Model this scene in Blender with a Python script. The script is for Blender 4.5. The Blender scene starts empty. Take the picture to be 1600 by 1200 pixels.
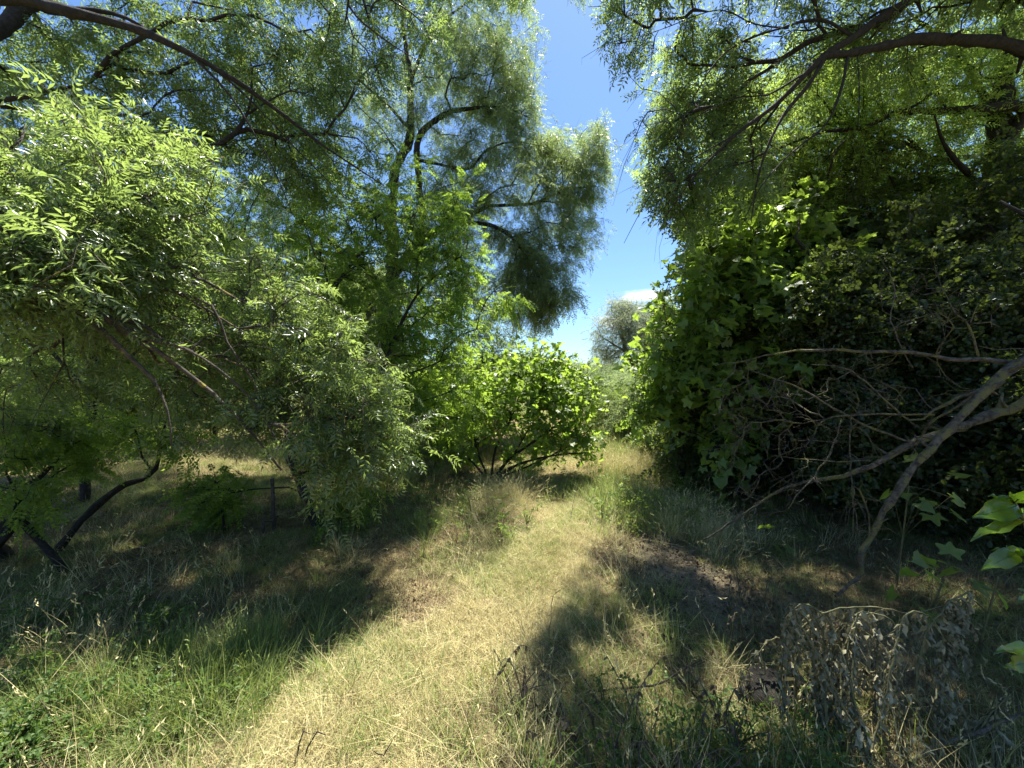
import bpy, math
import numpy as np
from mathutils import Vector, Matrix
rng = np.random.default_rng(11)
R = math.radians
sc = bpy.context.scene
COL = sc.collection
# ------------------------------------------------------------------ camera
F, H, HY = 620.0, 1.65, 590.0            # focal length in photo pixels, eye height, horizon row
def P(px, py, d):                         # photo pixel + depth -> point in the place
    return np.array([(px - 800) / F * d, d, H + (HY - py) / F * d])
cam = bpy.data.cameras.new('camera'); camo = bpy.data.objects.new('camera', cam); COL.objects.link(camo)
camo.location = (0, 0, H); camo.rotation_euler = (R(90), 0, 0)
cam.sensor_width = 36; cam.lens = 36 * F / 1600; cam.shift_y = -10 / 1600
cam.clip_start = 0.05; cam.clip_end = 3000
sc.camera = camo
# ------------------------------------------------------------------ sky and sun
SUN_EL, SUN_AZ = 69.0, 24.0               # azimuth: degrees right of straight ahead
sv = np.array([math.sin(R(SUN_AZ)) * math.cos(R(SUN_EL)), math.cos(R(SUN_AZ)) * math.cos(R(SUN_EL)), math.sin(R(SUN_EL))])
w = bpy.data.worlds.new('World'); sc.world = w; w.use_nodes = True
nt = w.node_tree; nt.nodes.clear()
def nd(nt, t, **k):
    n = nt.nodes.new(t)
    for a, b in k.items():
        if a.startswith('i_'):
            n.inputs[a[2:].replace('_', ' ')].default_value = b
        else: setattr(n, a, b)
    return n
sky = nd(nt, 'ShaderNodeTexSky', sky_type='NISHITA', sun_disc=False)
sky.sun_elevation = R(SUN_EL); sky.sun_rotation = R(SUN_AZ); sky.air_density = 1.0; sky.dust_density = 0.6; sky.ozone_density = 2.2
out = nd(nt, 'ShaderNodeOutputWorld'); bg = nd(nt, 'ShaderNodeBackground'); bg.inputs['Strength'].default_value = 0.061
tc = nd(nt, 'ShaderNodeTexCoord'); L = nt.links.new
mp = nd(nt, 'ShaderNodeMapping'); mp.inputs['Scale'].default_value = (3.0, 3.0, 11.0); mp.inputs['Location'].default_value = (0.3, 0, 0.0)
mp.inputs['Rotation'].default_value = (0, R(14), 0)
L(tc.outputs['Generated'], mp.inputs['Vector'])
nz = nd(nt, 'ShaderNodeTexNoise'); nz.inputs['Scale'].default_value = 2.6; nz.inputs['Detail'].default_value = 7; nz.inputs['Roughness'].default_value = 0.62
L(mp.outputs[0], nz.inputs['Vector'])
def vec_dist(center, scale):
    c = Vector(center).normalized()
    s = nd(nt, 'ShaderNodeVectorMath', operation='SUBTRACT'); s.inputs[1].default_value = c; L(tc.outputs['Generated'], s.inputs[0])
    m = nd(nt, 'ShaderNodeVectorMath', operation='MULTIPLY'); m.inputs[1].default_value = scale; L(s.outputs[0], m.inputs[0])
    l = nd(nt, 'ShaderNodeVectorMath', operation='LENGTH'); L(m.outputs[0], l.inputs[0])
    r = nd(nt, 'ShaderNodeMapRange'); r.inputs[1].default_value = 1.0; r.inputs[2].default_value = 0.0; L(l.outputs['Value'], r.inputs[0])
    return r.outputs[0]
acc = None
for (px, py, sx, sz) in [(1010, 464, 9, 34), (965, 505, 12, 22), (1150, 505, 6, 30), (-900, 420, 4, 16), (2600, 380, 4, 14), (400, 540, 5, 26)]:
    o_ = vec_dist(((px - 800) / F, 1, (HY - py) / F), (sx, sx, sz))
    if acc is None: acc = o_
    else:
        a_ = nd(nt, 'ShaderNodeMath', operation='MAXIMUM'); L(acc, a_.inputs[0]); L(o_, a_.inputs[1]); acc = a_.outputs[0]
mm = nd(nt, 'ShaderNodeMath', operation='MULTIPLY_ADD'); mm.inputs[1].default_value = 0.75; L(acc, mm.inputs[0]); L(nz.outputs[0], mm.inputs[2])
ramp = nd(nt, 'ShaderNodeMapRange', interpolation_type='SMOOTHSTEP'); ramp.inputs[1].default_value = 0.74; ramp.inputs[2].default_value = 1.15; L(mm.outputs[0], ramp.inputs[0])
gate = nd(nt, 'ShaderNodeMath', operation='GREATER_THAN'); gate.inputs[1].default_value = 0.001; L(acc, gate.inputs[0])
g2 = nd(nt, 'ShaderNodeMath', operation='MULTIPLY'); L(gate.outputs[0], g2.inputs[0]); L(ramp.outputs[0], g2.inputs[1])
mx = nd(nt, 'ShaderNodeMix', data_type='RGBA'); L(g2.outputs[0], mx.inputs[0])
tintn = nd(nt, 'ShaderNodeMix', data_type='RGBA', blend_type='MULTIPLY'); tintn.inputs[0].default_value = 1.0
tintn.inputs[7].default_value = (0.77, 0.96, 1.15, 1); L(sky.outputs[0], tintn.inputs[6])
L(tintn.outputs[2], mx.inputs[6]); mx.inputs[7].default_value = (9.0, 9.3, 9.7, 1)
L(mx.outputs[2], bg.inputs[0]); L(bg.outputs[0], out.inputs[0])
sun = bpy.data.lights.new('sun', 'SUN'); sun.energy = 5.0; sun.angle = R(0.55); sun.color = (1.0, 0.95, 0.86)
suno = bpy.data.objects.new('sun', sun); COL.objects.link(suno)
suno.rotation_euler = Vector(-sv).to_track_quat('-Z', 'Y').to_euler(); suno.location = (2, 5, 30)
sc.view_settings.view_transform = 'Standard'; sc.view_settings.look = 'None'; sc.view_settings.gamma = 1
sc.view_settings.use_curve_mapping = False; sc.view_settings.exposure = 1.68
sc.render.engine = 'CYCLES'
cy = sc.cycles
cy.max_bounces = 7; cy.diffuse_bounces = 4; cy.glossy_bounces = 2; cy.transmission_bounces = 5; cy.transparent_max_bounces = 4
cy.caustics_reflective = False; cy.caustics_refractive = False; cy.sample_clamp_indirect = 6
sc.render.use_persistent_data = False

# ------------------------------------------------------------------ materials
def newmat(name):
    m = bpy.data.materials.new(name); m.use_nodes = True; m.node_tree.nodes.clear(); return m
def leaf_mat(name, dark, light, trans, tw=0.4, rough=0.38, spec=0.5):
    """tint per blade and per leaf; reflects, and lets light through"""
    m = newmat(name); t = m.node_tree; L = t.links.new
    o = nd(t, 'ShaderNodeOutputMaterial')
    at = nd(t, 'ShaderNodeAttribute', attribute_name='tint'); oi = nd(t, 'ShaderNodeObjectInfo')
    av = nd(t, 'ShaderNodeMath', operation='MULTIPLY_ADD'); av.inputs[1].default_value = 0.5
    L(at.outputs['Fac'], av.inputs[0])
    h2 = nd(t, 'ShaderNodeMath', operation='MULTIPLY'); h2.inputs[1].default_value = 0.5; L(oi.outputs['Random'], h2.inputs[0]); L(h2.outputs[0], av.inputs[2])
    c = nd(t, 'ShaderNodeMix', data_type='RGBA'); L(av.outputs[0], c.inputs[0]); c.inputs[6].default_value = (*dark, 1); c.inputs[7].default_value = (*light, 1)
    p = nd(t, 'ShaderNodeBsdfPrincipled'); p.inputs['Roughness'].default_value = rough; p.inputs['Specular IOR Level'].default_value = spec
    L(c.outputs[2], p.inputs['Base Color'])
    tr = nd(t, 'ShaderNodeBsdfTranslucent')
    c2 = nd(t, 'ShaderNodeMix', data_type='RGBA'); L(av.outputs[0], c2.inputs[0])
    c2.inputs[6].default_value = (*[v * 0.7 for v in trans], 1); c2.inputs[7].default_value = (*trans, 1); L(c2.outputs[2], tr.inputs[0])
    ms = nd(t, 'ShaderNodeMixShader'); ms.inputs[0].default_value = tw; L(p.outputs[0], ms.inputs[1]); L(tr.outputs[0], ms.inputs[2])
    L(ms.outputs[0], o.inputs[0]); return m
def bark_mat(name, c1, c2, lichen=None, lam=0.5, scale=14, bump=0.5):
    m = newmat(name); t = m.node_tree; L = t.links.new
    o = nd(t, 'ShaderNodeOutputMaterial'); p = nd(t, 'ShaderNodeBsdfPrincipled'); p.inputs['Roughness'].default_value = 0.85
    g = nd(t, 'ShaderNodeNewGeometry')
    n = nd(t, 'ShaderNodeTexNoise'); n.inputs['Scale'].default_value = scale; n.inputs['Detail'].default_value = 6; L(g.outputs['Position'], n.inputs['Vector'])
    c = nd(t, 'ShaderNodeMix', data_type='RGBA'); c.inputs[6].default_value = (*c1, 1); c.inputs[7].default_value = (*c2, 1)
    r = nd(t, 'ShaderNodeMapRange'); r.inputs[1].default_value = .35; r.inputs[2].default_value = .65; L(n.outputs[0], r.inputs[0]); L(r.outputs[0], c.inputs[0])
    last = c.outputs[2]
    if lichen:
        n2 = nd(t, 'ShaderNodeTexNoise'); n2.inputs['Scale'].default_value = 9; n2.inputs['Detail'].default_value = 5; n2.inputs['Roughness'].default_value = .7; L(g.outputs['Position'], n2.inputs['Vector'])
        r2 = nd(t, 'ShaderNodeMapRange'); r2.inputs[1].default_value = lam; r2.inputs[2].default_value = lam + .07; L(n2.outputs[0], r2.inputs[0])
        cc = nd(t, 'ShaderNodeMix', data_type='RGBA'); L(r2.outputs[0], cc.inputs[0]); L(last, cc.inputs[6]); cc.inputs[7].default_value = (*lichen, 1); last = cc.outputs[2]
    L(last, p.inputs['Base Color'])
    n3 = nd(t, 'ShaderNodeTexNoise'); n3.inputs['Scale'].default_value = scale * 2.6; n3.inputs['Detail'].default_value = 9; n3.inputs['Roughness'].default_value = .72; L(g.outputs['Position'], n3.inputs['Vector'])
    b = nd(t, 'ShaderNodeBump'); b.inputs['Strength'].default_value = bump; b.inputs['Distance'].default_value = .03; L(n3.outputs[0], b.inputs['Height']); L(b.outputs[0], p.inputs['Normal'])
    L(p.outputs[0], o.inputs[0]); return m
M = {
 'ash': leaf_mat('ash_leaf', (.054, .090, .032), (.150, .198, .086), (.44, .60, .13), .44, .32, .7),
 'ash_over': leaf_mat('ash_leaf_overhead', (.052, .086, .030), (.130, .175, .066), (.46, .64, .14), .45, .40, .45),
 'tall': leaf_mat('tall_tree_leaf', (.080, .120, .050), (.190, .240, .110), (.46, .60, .18), .45, .40, .5),
 'locust': leaf_mat('locust_leaf', (.050, .098, .022), (.130, .195, .045), (.46, .68, .08), .5, .5, .3),
 'fig': leaf_mat('fig_leaf', (.052, .096, .022), (.130, .190, .045), (.48, .70, .08), .46, .42, .5),
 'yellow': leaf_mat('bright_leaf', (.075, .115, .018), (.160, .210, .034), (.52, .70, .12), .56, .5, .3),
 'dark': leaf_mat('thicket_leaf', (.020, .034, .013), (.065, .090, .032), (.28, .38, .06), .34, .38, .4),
 'shrub': leaf_mat('shrub_leaf', (.065, .110, .030), (.160, .215, .070), (.44, .60, .11), .42, .5, .3),
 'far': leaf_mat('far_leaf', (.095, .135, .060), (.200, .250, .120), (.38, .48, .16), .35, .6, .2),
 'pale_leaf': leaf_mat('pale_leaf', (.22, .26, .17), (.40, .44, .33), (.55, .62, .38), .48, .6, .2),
 'sprig': leaf_mat('sprig_leaf', (.05, .11, .02), (.09, .17, .03), (.34, .55, .03), .5, .25, .6),
 'weed': leaf_mat('weed_leaf', (.035, .075, .018), (.100, .160, .040), (.22, .36, .05), .4, .5, .3),
 'dry': leaf_mat('dry_grass', (.33, .27, .11), (.66, .60, .33), (.46, .42, .18), .28, .6, .15),
 'dry_shaded': leaf_mat('dry_grass_brown_shaded', (.09, .070, .038), (.25, .20, .105), (.16, .13, .055), .25, .6, .15),  # brown off-path grass, its colour taken darker to deepen the tree shade
 'green': leaf_mat('green_grass', (.110, .155, .040), (.30, .36, .12), (.38, .48, .10), .38, .5, .25),
 'dead': leaf_mat('dead_leaf', (.050, .042, .028), (.15, .12, .075), (.05, .04, .02), .12, .6, .3),
 'wilt': leaf_mat('wilted_leaf', (.12, .115, .065), (.38, .36, .23), (.18, .16, .07), .2, .55, .3),
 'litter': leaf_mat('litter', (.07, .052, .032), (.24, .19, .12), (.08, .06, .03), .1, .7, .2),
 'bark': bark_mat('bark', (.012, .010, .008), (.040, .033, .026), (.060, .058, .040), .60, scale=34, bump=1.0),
 'bark_l': bark_mat('bark_lichen', (.034, .028, .022), (.10, .082, .062), (.26, .20, .045), .57, 22, bump=.8),
 'bark_dead': bark_mat('bark_dead', (.045, .037, .027), (.20, .17, .125), (.20, .185, .06), .50, 38, bump=1.0),
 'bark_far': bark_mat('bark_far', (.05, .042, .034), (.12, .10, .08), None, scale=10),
 'stem': bark_mat('stem', (.07, .075, .03), (.14, .13, .055), None, scale=30, bump=.2),
 'wood': bark_mat('post_wood', (.035, .028, .022), (.09, .07, .055), None, scale=25),
 'pale': bark_mat('pale_wood', (.22, .18, .13), (.42, .36, .28), None, scale=25),
}
# ------------------------------------------------------------------ mesh helpers
def unit(v): return v / np.maximum(np.linalg.norm(v, axis=-1, keepdims=True), 1e-9)
def mesh_np(name, V, faces, mat=None, tint=None, smooth=False):
    """faces: list of int arrays (k,3) or (k,4)"""
    me = bpy.data.meshes.new(name)
    V = np.asarray(V, dtype=np.float32)
    fs = [np.asarray(f, dtype=np.int32) for f in faces if len(f)]
    me.vertices.add(len(V)); me.vertices.foreach_set('co', V.ravel())
    li = np.concatenate([f.ravel() for f in fs]); tot = np.concatenate([np.full(len(f), f.shape[1], np.int32) for f in fs])
    st = np.concatenate([[0], np.cumsum(tot)[:-1]]).astype(np.int32)
    me.loops.add(len(li)); me.loops.foreach_set('vertex_index', li)
    me.polygons.add(len(tot)); me.polygons.foreach_set('loop_start', st)
    if smooth: me.polygons.foreach_set('use_smooth', np.ones(len(tot), bool))
    if tint is not None:
        a = me.attributes.new('tint', 'FLOAT', 'POINT'); a.data.foreach_set('value', np.asarray(tint, np.float32))
    if mat: me.materials.append(mat)
    me.update(calc_edges=True); return me
def link(name, me, parent=None, kind=None):
    o = bpy.data.objects.new(name, me); COL.objects.link(o)
    if parent is not None:
        o.parent = parent; o.matrix_parent_inverse = parent_inv(parent)
    if kind: o['kind'] = kind
    return o
_pinv = {}
def parent_inv(p):
    return _pinv.setdefault(p.name, Matrix.Translation(p.location).inverted())
def thing(name, label, cat, loc=(0, 0, 0), group=None):
    o = bpy.data.objects.new(name, None); COL.objects.link(o); o.location = loc; o.empty_display_size = .1
    o['label'] = label; o['category'] = cat
    if group: o['group'] = group
    return o
def tag(o, label, cat, group=None):
    o['label'] = label; o['category'] = cat
    if group: o['group'] = group
    return o
class Geo:
    def __init__(s): s.V = []; s.Q = []; s.T = []; s.n = 0; s.t = []
    def add(s, V, Q=None, T=None, tint=None):
        V = np.asarray(V, float).reshape(-1, 3); s.V.append(V)
        if Q is not None and len(Q): s.Q.append(np.asarray(Q) + s.n)
        if T is not None and len(T): s.T.append(np.asarray(T) + s.n)
        s.t.append(np.full(len(V), .5) if tint is None else np.broadcast_to(np.asarray(tint, float), (len(V),)))
        s.n += len(V)
    def mesh(s, name, mat, smooth=False):
        f = []
        if s.Q: f.append(np.concatenate(s.Q))
        if s.T: f.append(np.concatenate(s.T))
        return mesh_np(name, np.concatenate(s.V), f, mat, np.concatenate(s.t), smooth)
    def tubes(s, paths, sides=4, rough=0.0):
        """paths: list of (pts (n,3), radii (n,))"""
        by = {}
        for p, r in paths: by.setdefault(len(p), []).append((p, r))
        for n, lst in by.items():
            if n < 2: continue
            A = np.array([p for p, r in lst]); Rr = np.array([r for p, r in lst])
            T = np.empty_like(A); T[:, 1:-1] = A[:, 2:] - A[:, :-2]; T[:, 0] = A[:, 1] - A[:, 0]; T[:, -1] = A[:, -1] - A[:, -2]
            T = unit(T)
            m = unit(T.mean(1)); ref = np.where(np.abs(m[:, 2:3]) > .8, np.array([[1., 0, 0]]), np.array([[0, 0, 1.]]))[:, None, :]
            U = unit(np.cross(T, np.broadcast_to(ref, T.shape))); W = np.cross(T, U)
            an = np.arange(sides) * 2 * math.pi / sides
            rr = Rr[:, :, None]
            if rough: rr = rr * (1 + rough * rng.standard_normal((len(lst), n, sides)))
            V = A[:, :, None, :] + rr[..., None] * (U[:, :, None, :] * np.cos(an)[None, None, :, None] + W[:, :, None, :] * np.sin(an)[None, None, :, None])
            k = len(lst); base = (np.arange(k) * n * sides)[:, None, None] + (np.arange(n - 1) * sides)[None, :, None]
            j = np.arange(sides)[None, None, :]; j2 = (j + 1) % sides
            Q = np.stack([base + j, base + j2, base + sides + j2, base + sides + j], -1).reshape(-1, 4)
            tn = np.repeat(rng.random(k), n * sides)
            s.add(V.reshape(-1, 3), Q, None, tn)
            if sides >= 5:      # close the ends
                ends = []
                for i in range(k):
                    b0 = i * n * sides; e0 = b0 + (n - 1) * sides
                    for q in range(1, sides - 1):
                        ends.append([b0, b0 + q + 1, b0 + q]); ends.append([e0, e0 + q, e0 + q + 1])
                s.T.append(np.array(ends) + s.n - len(V.reshape(-1, 3)))
def spline(pts, step=.12, jit=0.0):
    """pts (n,4): x y z r -> smooth path"""
    pts = np.asarray(pts, float); out = []
    ext = np.vstack([2 * pts[0] - pts[1], pts, 2 * pts[-1] - pts[-2]])
    for i in range(1, len(ext) - 2):
        p0, p1, p2, p3 = ext[i - 1:i + 3]
        n = max(1, int(round(np.linalg.norm((p2 - p1)[:3]) / step)))
        t = (np.arange(n) / n)[:, None]
        out.append(.5 * ((2 * p1) + (-p0 + p2) * t + (2 * p0 - 5 * p1 + 4 * p2 - p3) * t ** 2 + (-p0 + 3 * p1 - 3 * p2 + p3) * t ** 3))
    out.append(pts[-1:]); o = np.vstack(out); o[:, 3] = np.maximum(o[:, 3], .0015)
    if len(o) > 4:
        w1 = np.convolve(rng.normal(0, 1, len(o) + 4), np.ones(5) / 5, 'valid')[:, None]; w2 = np.convolve(rng.normal(0, 1, len(o) + 4), np.ones(5) / 5, 'valid')[:, None]
        o[1:-1, :3] += (w1 * np.array([.5, .2, 1]) + w2 * np.array([.7, .6, -.2]))[1:-1] * (.35 * o[1:-1, 3:4] + .004)
        o[:, 3] *= 1 + .10 * rng.standard_normal(len(o))
    if jit: o[1:, :3] += rng.normal(0, jit, (len(o) - 1, 3))
    return o
def spurs(g, s, n=None):
    """short broken stubs and knots along a limb"""
    n = max(2, len(s) // 6) if n is None else n; out = []
    for _ in range(n):
        i = int(rng.integers(1, len(s) - 1)); r0 = s[i, 3]
        if r0 > .12: continue
        d = unit(rng.normal(0, 1, 3) + [0, 0, .35]); L = r0 * rng.uniform(1.5, 3.5) + .01; p = s[i, :3]
        out.append((np.array([p, p + d * (r0 * .9 + L * .3), p + d * (r0 + L)]), np.array([r0 * .6, r0 * .32 + .0008, r0 * .16 + .0006])))
    if out: g.tubes(out, 5, .1)
def pp(*a):                               # polyline from (px,py,d,r) tuples; 'w' tuples are world points
    out = []
    for q in a:
        if q[0] == 'w': out.append([q[1], q[2], q[3], q[4]])
        else: out.append([*P(q[0], q[1], q[2]), q[3]])
    return out
# ------------------------------------------------------------------ where the ground is lit: crowns leave these gaps open to the sun
def G2(px, py): d = H * F / (py - HY); return ((px - 800) / F * d, d)
LIT = [[(905, 668), (830, 735), (822, 765), (792, 805), (786, 858), (735, 892), (640, 930), (560, 975), (500, 1010), (430, 1050), (395, 1085), (320, 1105), (200, 1120), (-100, 1150), (-300, 1400), (620, 1400), (600, 1200),
        (640, 1125), (730, 1078), (800, 1055), (850, 990), (895, 960), (925, 900), (925, 845), (975, 800), (955, 765), (1050, 740), (1060, 690), (1000, 668)],
       [(230, 692), (440, 692), (430, 742), (330, 748), (240, 735)]]
def inpoly(x, y, poly):
    c = np.zeros(x.shape, bool); n = len(poly); j = n - 1
    for i in range(n):
        xi, yi = poly[i]; xj, yj = poly[j]
        c ^= ((yi > y) != (yj > y)) & (x < (xj - xi) * (y - yi) / (yj - yi + 1e-12) + xi); j = i
    return c
LITW = [[G2(*p) for p in poly] for poly in LIT]
SPOTS = [(960, 925, .10), (965, 960, .08), (1015, 1000, .14), (975, 1050, .12), (1020, 1040, .10), (1130, 1020, .14), (1145, 1070, .14), (915, 1030, .09), (1150, 1150, .13), (1240, 1130, .10),
         (280, 915, .09), (545, 850, .06), (200, 850, .10), (400, 960, .05), (160, 935, .05), (450, 965, .07), (690, 830, .14), (730, 800, .10), (100, 1080, .16), (20, 1060, .14), (120, 1150, .2), (610, 895, .06),
         (1300, 1060, .16), (1290, 1150, .17), (1370, 1110, .15), (1430, 1180, .13), (1480, 1060, .08), (1240, 1040, .08), (1030, 1120, .14), (1100, 930, .05), (340, 1010, .12), (230, 1020, .08), (1290, 985, .12)]
SPW = np.array([[*G2(a, b), r] for a, b, r in SPOTS])
def shade_slab(n, gx, gy, keep=1.0, lo=.97, hi=1.5):
    """unseen canopy added above the frame to shade ground area gx, gy (along the sun's way)"""
    x = rng.uniform(*gx, n); y0 = rng.uniform(*gy, n); k = sv[:2] / sv[2]
    z = (1.65 + lo * y0) / (1 - lo * k[1]) + rng.uniform(.1, hi, n)
    return np.stack([x + k[0] * z, y0 + k[1] * z, z], -1)
SUNMAX = [9e9]
def lit(p, jit=.10):
    k = p[:, 2:3] / sv[2]; g = p[:, :2] - sv[None, :2] * k
    g0 = g; g = g + rng.normal(0, jit, g.shape)
    x, y = g[:, 0], g[:, 1]; c = np.zeros(len(p), bool)
    for poly in LITW: c |= inpoly(x, y, poly)
    for sx, sy, r in SPW: c |= (g0[:, 0] - sx) ** 2 + ((g0[:, 1] - sy) / 1.3) ** 2 < (r * 1.15) ** 2 * (1 + .3 * np.sin(9 * np.arctan2(g0[:, 1] - sy, g0[:, 0] - sx)))
    c |= (y > 9.3) & (x > -.2) & (x < 3)
    return c & (p[:, 2] > .75) & (y < SUNMAX[0])
# photo outline of the open sky between the crowns (applied to twigs: it shapes the crowns where they stand)
GAP = [(850, -400), (832, 0), (860, 60), (838, 140), (845, 185), (880, 200), (935, 175), (962, 205), (955, 260), (972, 300), (930, 330), (952, 385), (918, 420), (925, 470), (862, 500), (858, 530), (905, 566), (925, 572),
       (935, 500), (985, 470), (1030, 452), (1040, 410), (1072, 378), (1040, 330), (985, 315), (975, 215), (1005, 165), (962, 118), (905, 75), (888, 0), (880, -400)]
def in_gap(p, poly=GAP, jit=9.0):
    px = 800 + p[:, 0] / p[:, 1] * F; py = HY - (p[:, 2] - H) / p[:, 1] * F
    return inpoly(px + rng.normal(0, jit, px.shape), py + rng.normal(0, jit, px.shape), poly) & (p[:, 1] > .5)
def in_frame(p, m=0):
    px = 800 + p[:, 0] / p[:, 1] * F; py = HY - (p[:, 2] - H) / p[:, 1] * F
    return (p[:, 1] > .3) & (px > -m) & (px < 1600 + m) & (py > -m) & (py < 1200 + m)
# ------------------------------------------------------------------ ground
def gz(x, y):
    x = np.asarray(x, float); y = np.asarray(y, float)
    z = .035 * np.sin(x * 1.7 + 1.3 * np.sin(y * .8)) + .03 * np.sin(y * 1.9 + .7 * x) + .015 * np.sin(5.1 * x - 3.3 * y)
    r = np.hypot(x, y - 2); z = z * np.clip(1.2 - r / 60, .3, 1)
    far = np.clip((np.hypot(x, y) - 60) / 200, 0, 1)
    return z + far * far * (3 - 2 * far) * (9 + 3.5 * np.sin(x / 47.) + 2.5 * np.sin(x / 21. + 2))
def build_ground():
    a = np.concatenate([-np.geomspace(700, 6.2, 34), np.linspace(-6, 6, 121), np.geomspace(6.2, 700, 34)])
    b = np.concatenate([-np.geomspace(300, 2, 14), np.linspace(-1.5, 12, 136), np.geomspace(12.3, 900, 46)])
    X, Y = np.meshgrid(a, b); Z = gz(X, Y)
    Z = Z + np.where(np.hypot(X, Y) < 20, rng.normal(0, .008, Z.shape), 0)
    V = np.stack([X, Y, Z], -1).reshape(-1, 3); nx = len(a)
    i, j = np.meshgrid(np.arange(len(b) - 1), np.arange(nx - 1), indexing='ij'); k = (i * nx + j).ravel()
    Q = np.stack([k, k + 1, k + nx + 1, k + nx], -1)
    m = newmat('ground'); t = m.node_tree; Lk = t.links.new
    o = nd(t, 'ShaderNodeOutputMaterial'); p = nd(t, 'ShaderNodeBsdfPrincipled'); p.inputs['Roughness'].default_value = .95; p.inputs['Specular IOR Level'].default_value = .1
    g = nd(t, 'ShaderNodeNewGeometry')
    def noise(s, d=6, r=.6):
        n = nd(t, 'ShaderNodeTexNoise'); n.inputs['Scale'].default_value = s; n.inputs['Detail'].default_value = d; n.inputs['Roughness'].default_value = r; Lk(g.outputs['Position'], n.inputs['Vector']); return n.outputs[0]
    def mix(f, a_, b_):
        c = nd(t, 'ShaderNodeMix', data_type='RGBA'); Lk(f, c.inputs[0])
        for i_, v in ((6, a_), (7, b_)):
            if isinstance(v, tuple): c.inputs[i_].default_value = (*v, 1)
            else: Lk(v, c.inputs[i_])
        return c.outputs[2]
    def rr(s, lo, hi):
        q = nd(t, 'ShaderNodeMapRange'); q.inputs[1].default_value = lo; q.inputs[2].default_value = hi; Lk(s, q.inputs[0]); return q.outputs[0]
    straw = mix(rr(noise(28), .35, .65), (.14, .10, .055), (.34, .26, .14))
    c = mix(rr(noise(1.1, 4), .45, .62), straw, (.085, .10, .035))
    sx_ = nd(t, 'ShaderNodeSeparateXYZ'); Lk(g.outputs['Position'], sx_.inputs[0])
    c = mix(rr(sx_.outputs['Y'], 14.0, 30.0), c, (.11, .14, .05))      # the far fields are greener
    # bare soil patch: a real stain with its own shape
    sub = nd(t, 'ShaderNodeVectorMath', operation='SUBTRACT'); dx, dy = G2(1075, 905); sub.inputs[1].default_value = (dx, dy, 0); Lk(g.outputs['Position'], sub.inputs[0])
    sc_ = nd(t, 'ShaderNodeVectorMath', operation='MULTIPLY'); sc_.inputs[1].default_value = (1.1, .62, 0); Lk(sub.outputs[0], sc_.inputs[0])
    ln = nd(t, 'ShaderNodeVectorMath', operation='LENGTH'); Lk(sc_.outputs[0], ln.inputs[0])
    ad = nd(t, 'ShaderNodeMath', operation='MULTIPLY_ADD'); ad.inputs[1].default_value = .8; Lk(noise(3.5), ad.inputs[0]); Lk(ln.outputs['Value'], ad.inputs[2])
    soil = mix(rr(noise(60), .3, .7), (.10, .08, .055), (.26, .21, .14))
    c = mix(rr(ad.outputs[0], .62, 1.0), soil, c)
    Lk(c, p.inputs['Base Color'])
    bu = nd(t, 'ShaderNodeBump'); bu.inputs['Strength'].default_value = .8; bu.inputs['Distance'].default_value = .03; Lk(noise(45, 8, .7), bu.inputs['Height']); Lk(bu.outputs[0], p.inputs['Normal'])
    Lk(p.outputs[0], o.inputs[0])
    link('ground', mesh_np('ground', V, [Q], m, smooth=True), kind='structure')
build_ground()
# ------------------------------------------------------------------ leaf shapes (along +X, face up +Z)
def blade(b, d, n, l, w_, fold=.25, mid=.45, oval=False):
    """one leaflet from b along d, normal n: folded along its rib"""
    d = unit(np.asarray(d, float)); n = np.asarray(n, float); n = unit(n - d * (n @ d)); s = np.cross(n, d)
    b = np.asarray(b, float)
    if oval:
        V = [b, b + d * l * .3 + s * w_ * .48 + n * w_ * fold, b + d * l * .75 + s * w_ * .42 + n * w_ * fold, b + d * l, b + d * l * .75 - s * w_ * .42 + n * w_ * fold, b + d * l * .3 - s * w_ * .48 + n * w_ * fold]
        T = [(0, 3, 2), (0, 2, 1), (0, 5, 4), (0, 4, 3)]
    else:
        V = [b, b + d * l * mid + s * w_ * .5 + n * w_ * fold, b + d * l * mid - n * l * .02, b + d * l * mid - s * w_ * .5 + n * w_ * fold, b + d * l - n * l * .12]
        T = [(0, 2, 1), (0, 3, 2), (1, 2, 4), (2, 3, 4)]
    return V, T
def compound(pairs, rachis, ll, lw, oval=False, droop=.25, ang=55, seed=0, stem=True):
    r = np.random.default_rng(seed); g = Geo()
    def pt(u): return np.array([rachis * u, 0, -droop * rachis * u * u])
    start = .28
    for k in range(pairs):
        u = start + (1 - start) * k / max(1, pairs - .4); b = pt(u); dr = np.array([1, 0, -2 * droop * u])
        for sgn in (1, -1):
            a = R(ang + r.normal(0, 9)); d = np.array([math.cos(a), sgn * math.sin(a), -.15 + r.normal(0, .16)]) + .0 * dr
            n = np.array([r.normal(0, .3), r.normal(0, .3) + sgn * -.1, 1.])
            V, T = blade(b, d, n, ll * r.uniform(.78, 1.08), lw * r.uniform(.85, 1.1), oval=oval); g.add(V, None, T, r.random())
    V, T = blade(pt(1), [1, r.normal(0, .1), -droop * 2], [0, 0, 1], ll, lw, oval=oval); g.add(V, None, T, r.random())
    if stem:
        pts = np.array([pt(u) for u in (0, .5, 1)]); g.tubes([(pts, np.array([.0016, .0012, .0008]))], 3)
    return g
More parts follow.
